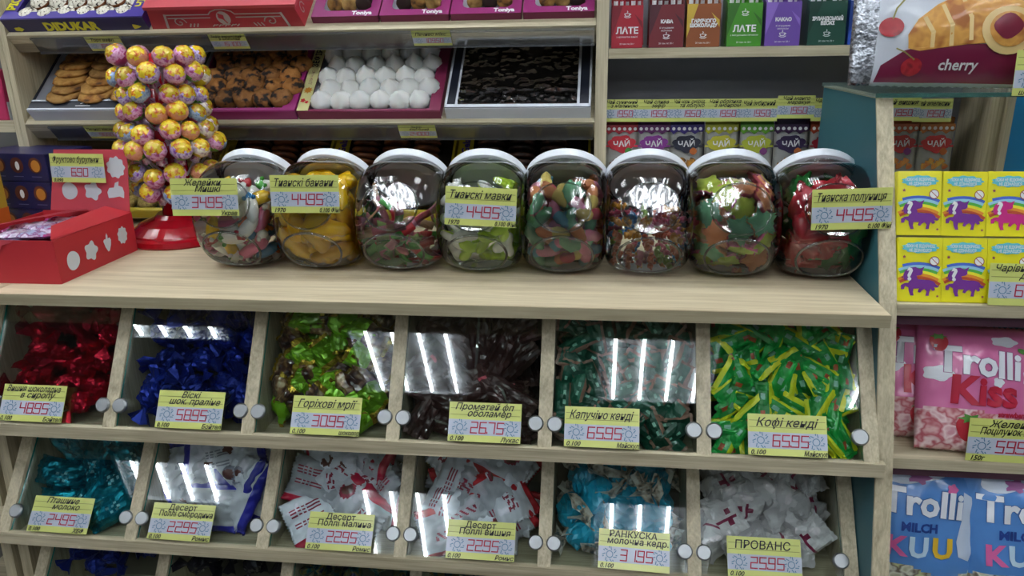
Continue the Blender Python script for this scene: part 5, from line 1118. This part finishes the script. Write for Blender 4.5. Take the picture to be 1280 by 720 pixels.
for k in range(14): 
    o = bpy.data.objects.new('candy_packet', cpm[k % 3]); COL.objects.link(o); tag(o, 'pink and silver candy packet lying in the red carton', 'packet', 'packets in the red carton'); o.matrix_basis = T(-.715 + U(-.012, .030), .095 + .045 * (k % 3) + U(-.008, .008) - .01, .034 + .0042 * (k // 2) * .8) @ RZ(U(-18, 18)) @ RX(U(-8, 8))
price_tag(frame((-.7430, .2075, .1035), (1, 0, -.01), (.10, .08, 1)), ['Фруктово бурульки'], '6.90', 'price tag 6.90 on the raised lid of the red carton', ('0.090', ''), .085, .042)
# dark blue chocolate boxes
CB1 = mat('midnight_blue_card', '1a1c50', .4, coat=.3); CHB = mat('chocolate_picture', '5a2a1c', .45); CHG = mat('nougat_picture', 'b8782c', .45)
for k in range(3):
    z = .0005 + .0448 * k
    t = thing('chocolate_box', 'dark blue box with round chocolate pictures, %s of the stack of three' % ['bottom', 'middle', 'top'][k], 'box', T(-.8035, .278, z) @ RZ(-7 + 2 * (k == 1)))
    b = bmesh.new(); box(b, -.150, 0, 0, .10, 0, .0440, bev=.001); link('carton', b, CB1, t)
    F = lambda x, y, zz: (x, -.0006 - zz, y)
    for c in range(4):
        cx_ = -.022 - .035 * c
        b = bmesh.new(); flatpoly(b, circle(cx_, .026, .0125, 20), 0, F); link('chocolate_print', b, CHB, t)
        b = bmesh.new(); flatpoly(b, circle(cx_ + .001, .025, .0085 if c % 2 == 0 else .004, 16, .0095 if c % 2 == 0 else .007), .0004, F); link('filling_print', b, CHG if c % 2 == 0 else MATS['print_white'], t)
        b = bmesh.new(); stroke(b, [(cx_ - .009, .008), (cx_ + .009, .008)], .0010, .0004, F); link('caption_line', b, mat('caption_grey', '6a6a90', .5), t)
t = thing('cocoa_carton', 'yellow and orange carton at the left picture edge', 'box', T(-.866, .215, .0005) @ RZ(0))
b = bmesh.new(); box(b, -.06, 0, 0, .04, 0, .165, bev=.0006); link('carton', b, mat('ochre_card', 'b5932c', .45), t)
bx('orange_band', mat('orange_card', 'c05a1c', .45), t, -.0602, .0004, -.0005, .0402, 0, .055)
text('Nestlé', .016, -.006, .085, 0, mat('brown_print', '4a2410', .5), t, S=lambda x, y, z: (x, -.0008, y), rot=PI / 2)

# every sweet, cookie and candy keeps its own slight tone
def own_tone(m, lo, hi):
    nt = m.node_tree; b = nt.nodes.get('Principled BSDF')
    if not b: return
    inp = b.inputs['Base Color']; oi = nt.nodes.new('ShaderNodeObjectInfo'); mr = nt.nodes.new('ShaderNodeMapRange'); mr.inputs[3].default_value = lo; mr.inputs[4].default_value = hi
    vm = nt.nodes.new('ShaderNodeVectorMath'); vm.operation = 'SCALE'
    if inp.is_linked: nt.links.new(inp.links[0].from_socket, vm.inputs[0])
    else: vm.inputs[0].default_value = inp.default_value[:3]
    nt.links.new(oi.outputs['Random'], mr.inputs[0]); nt.links.new(mr.outputs[0], vm.inputs['Scale']); nt.links.new(vm.outputs[0], inp)
for n_, m_ in MATS.items():
    if n_.startswith('gummy_'): own_tone(m_, .75, 1.15)
    elif n_ in ('red_foil', 'navy_foil', 'lime_foil', 'brown_wrap', 'brown_wrap_nut_print', 'dark_green_wrap', 'bright_green_wrap', 'teal_foil', 'turquoise_wrap', 'white_wrap', 'pearl_wrap', 'cookie_oat', 'cookie_chip', 'cookie_dark', 'cookie_brown', 'ridged_biscuit', 'lolly_yellow_top'): own_tone(m_, .62, 1.3)
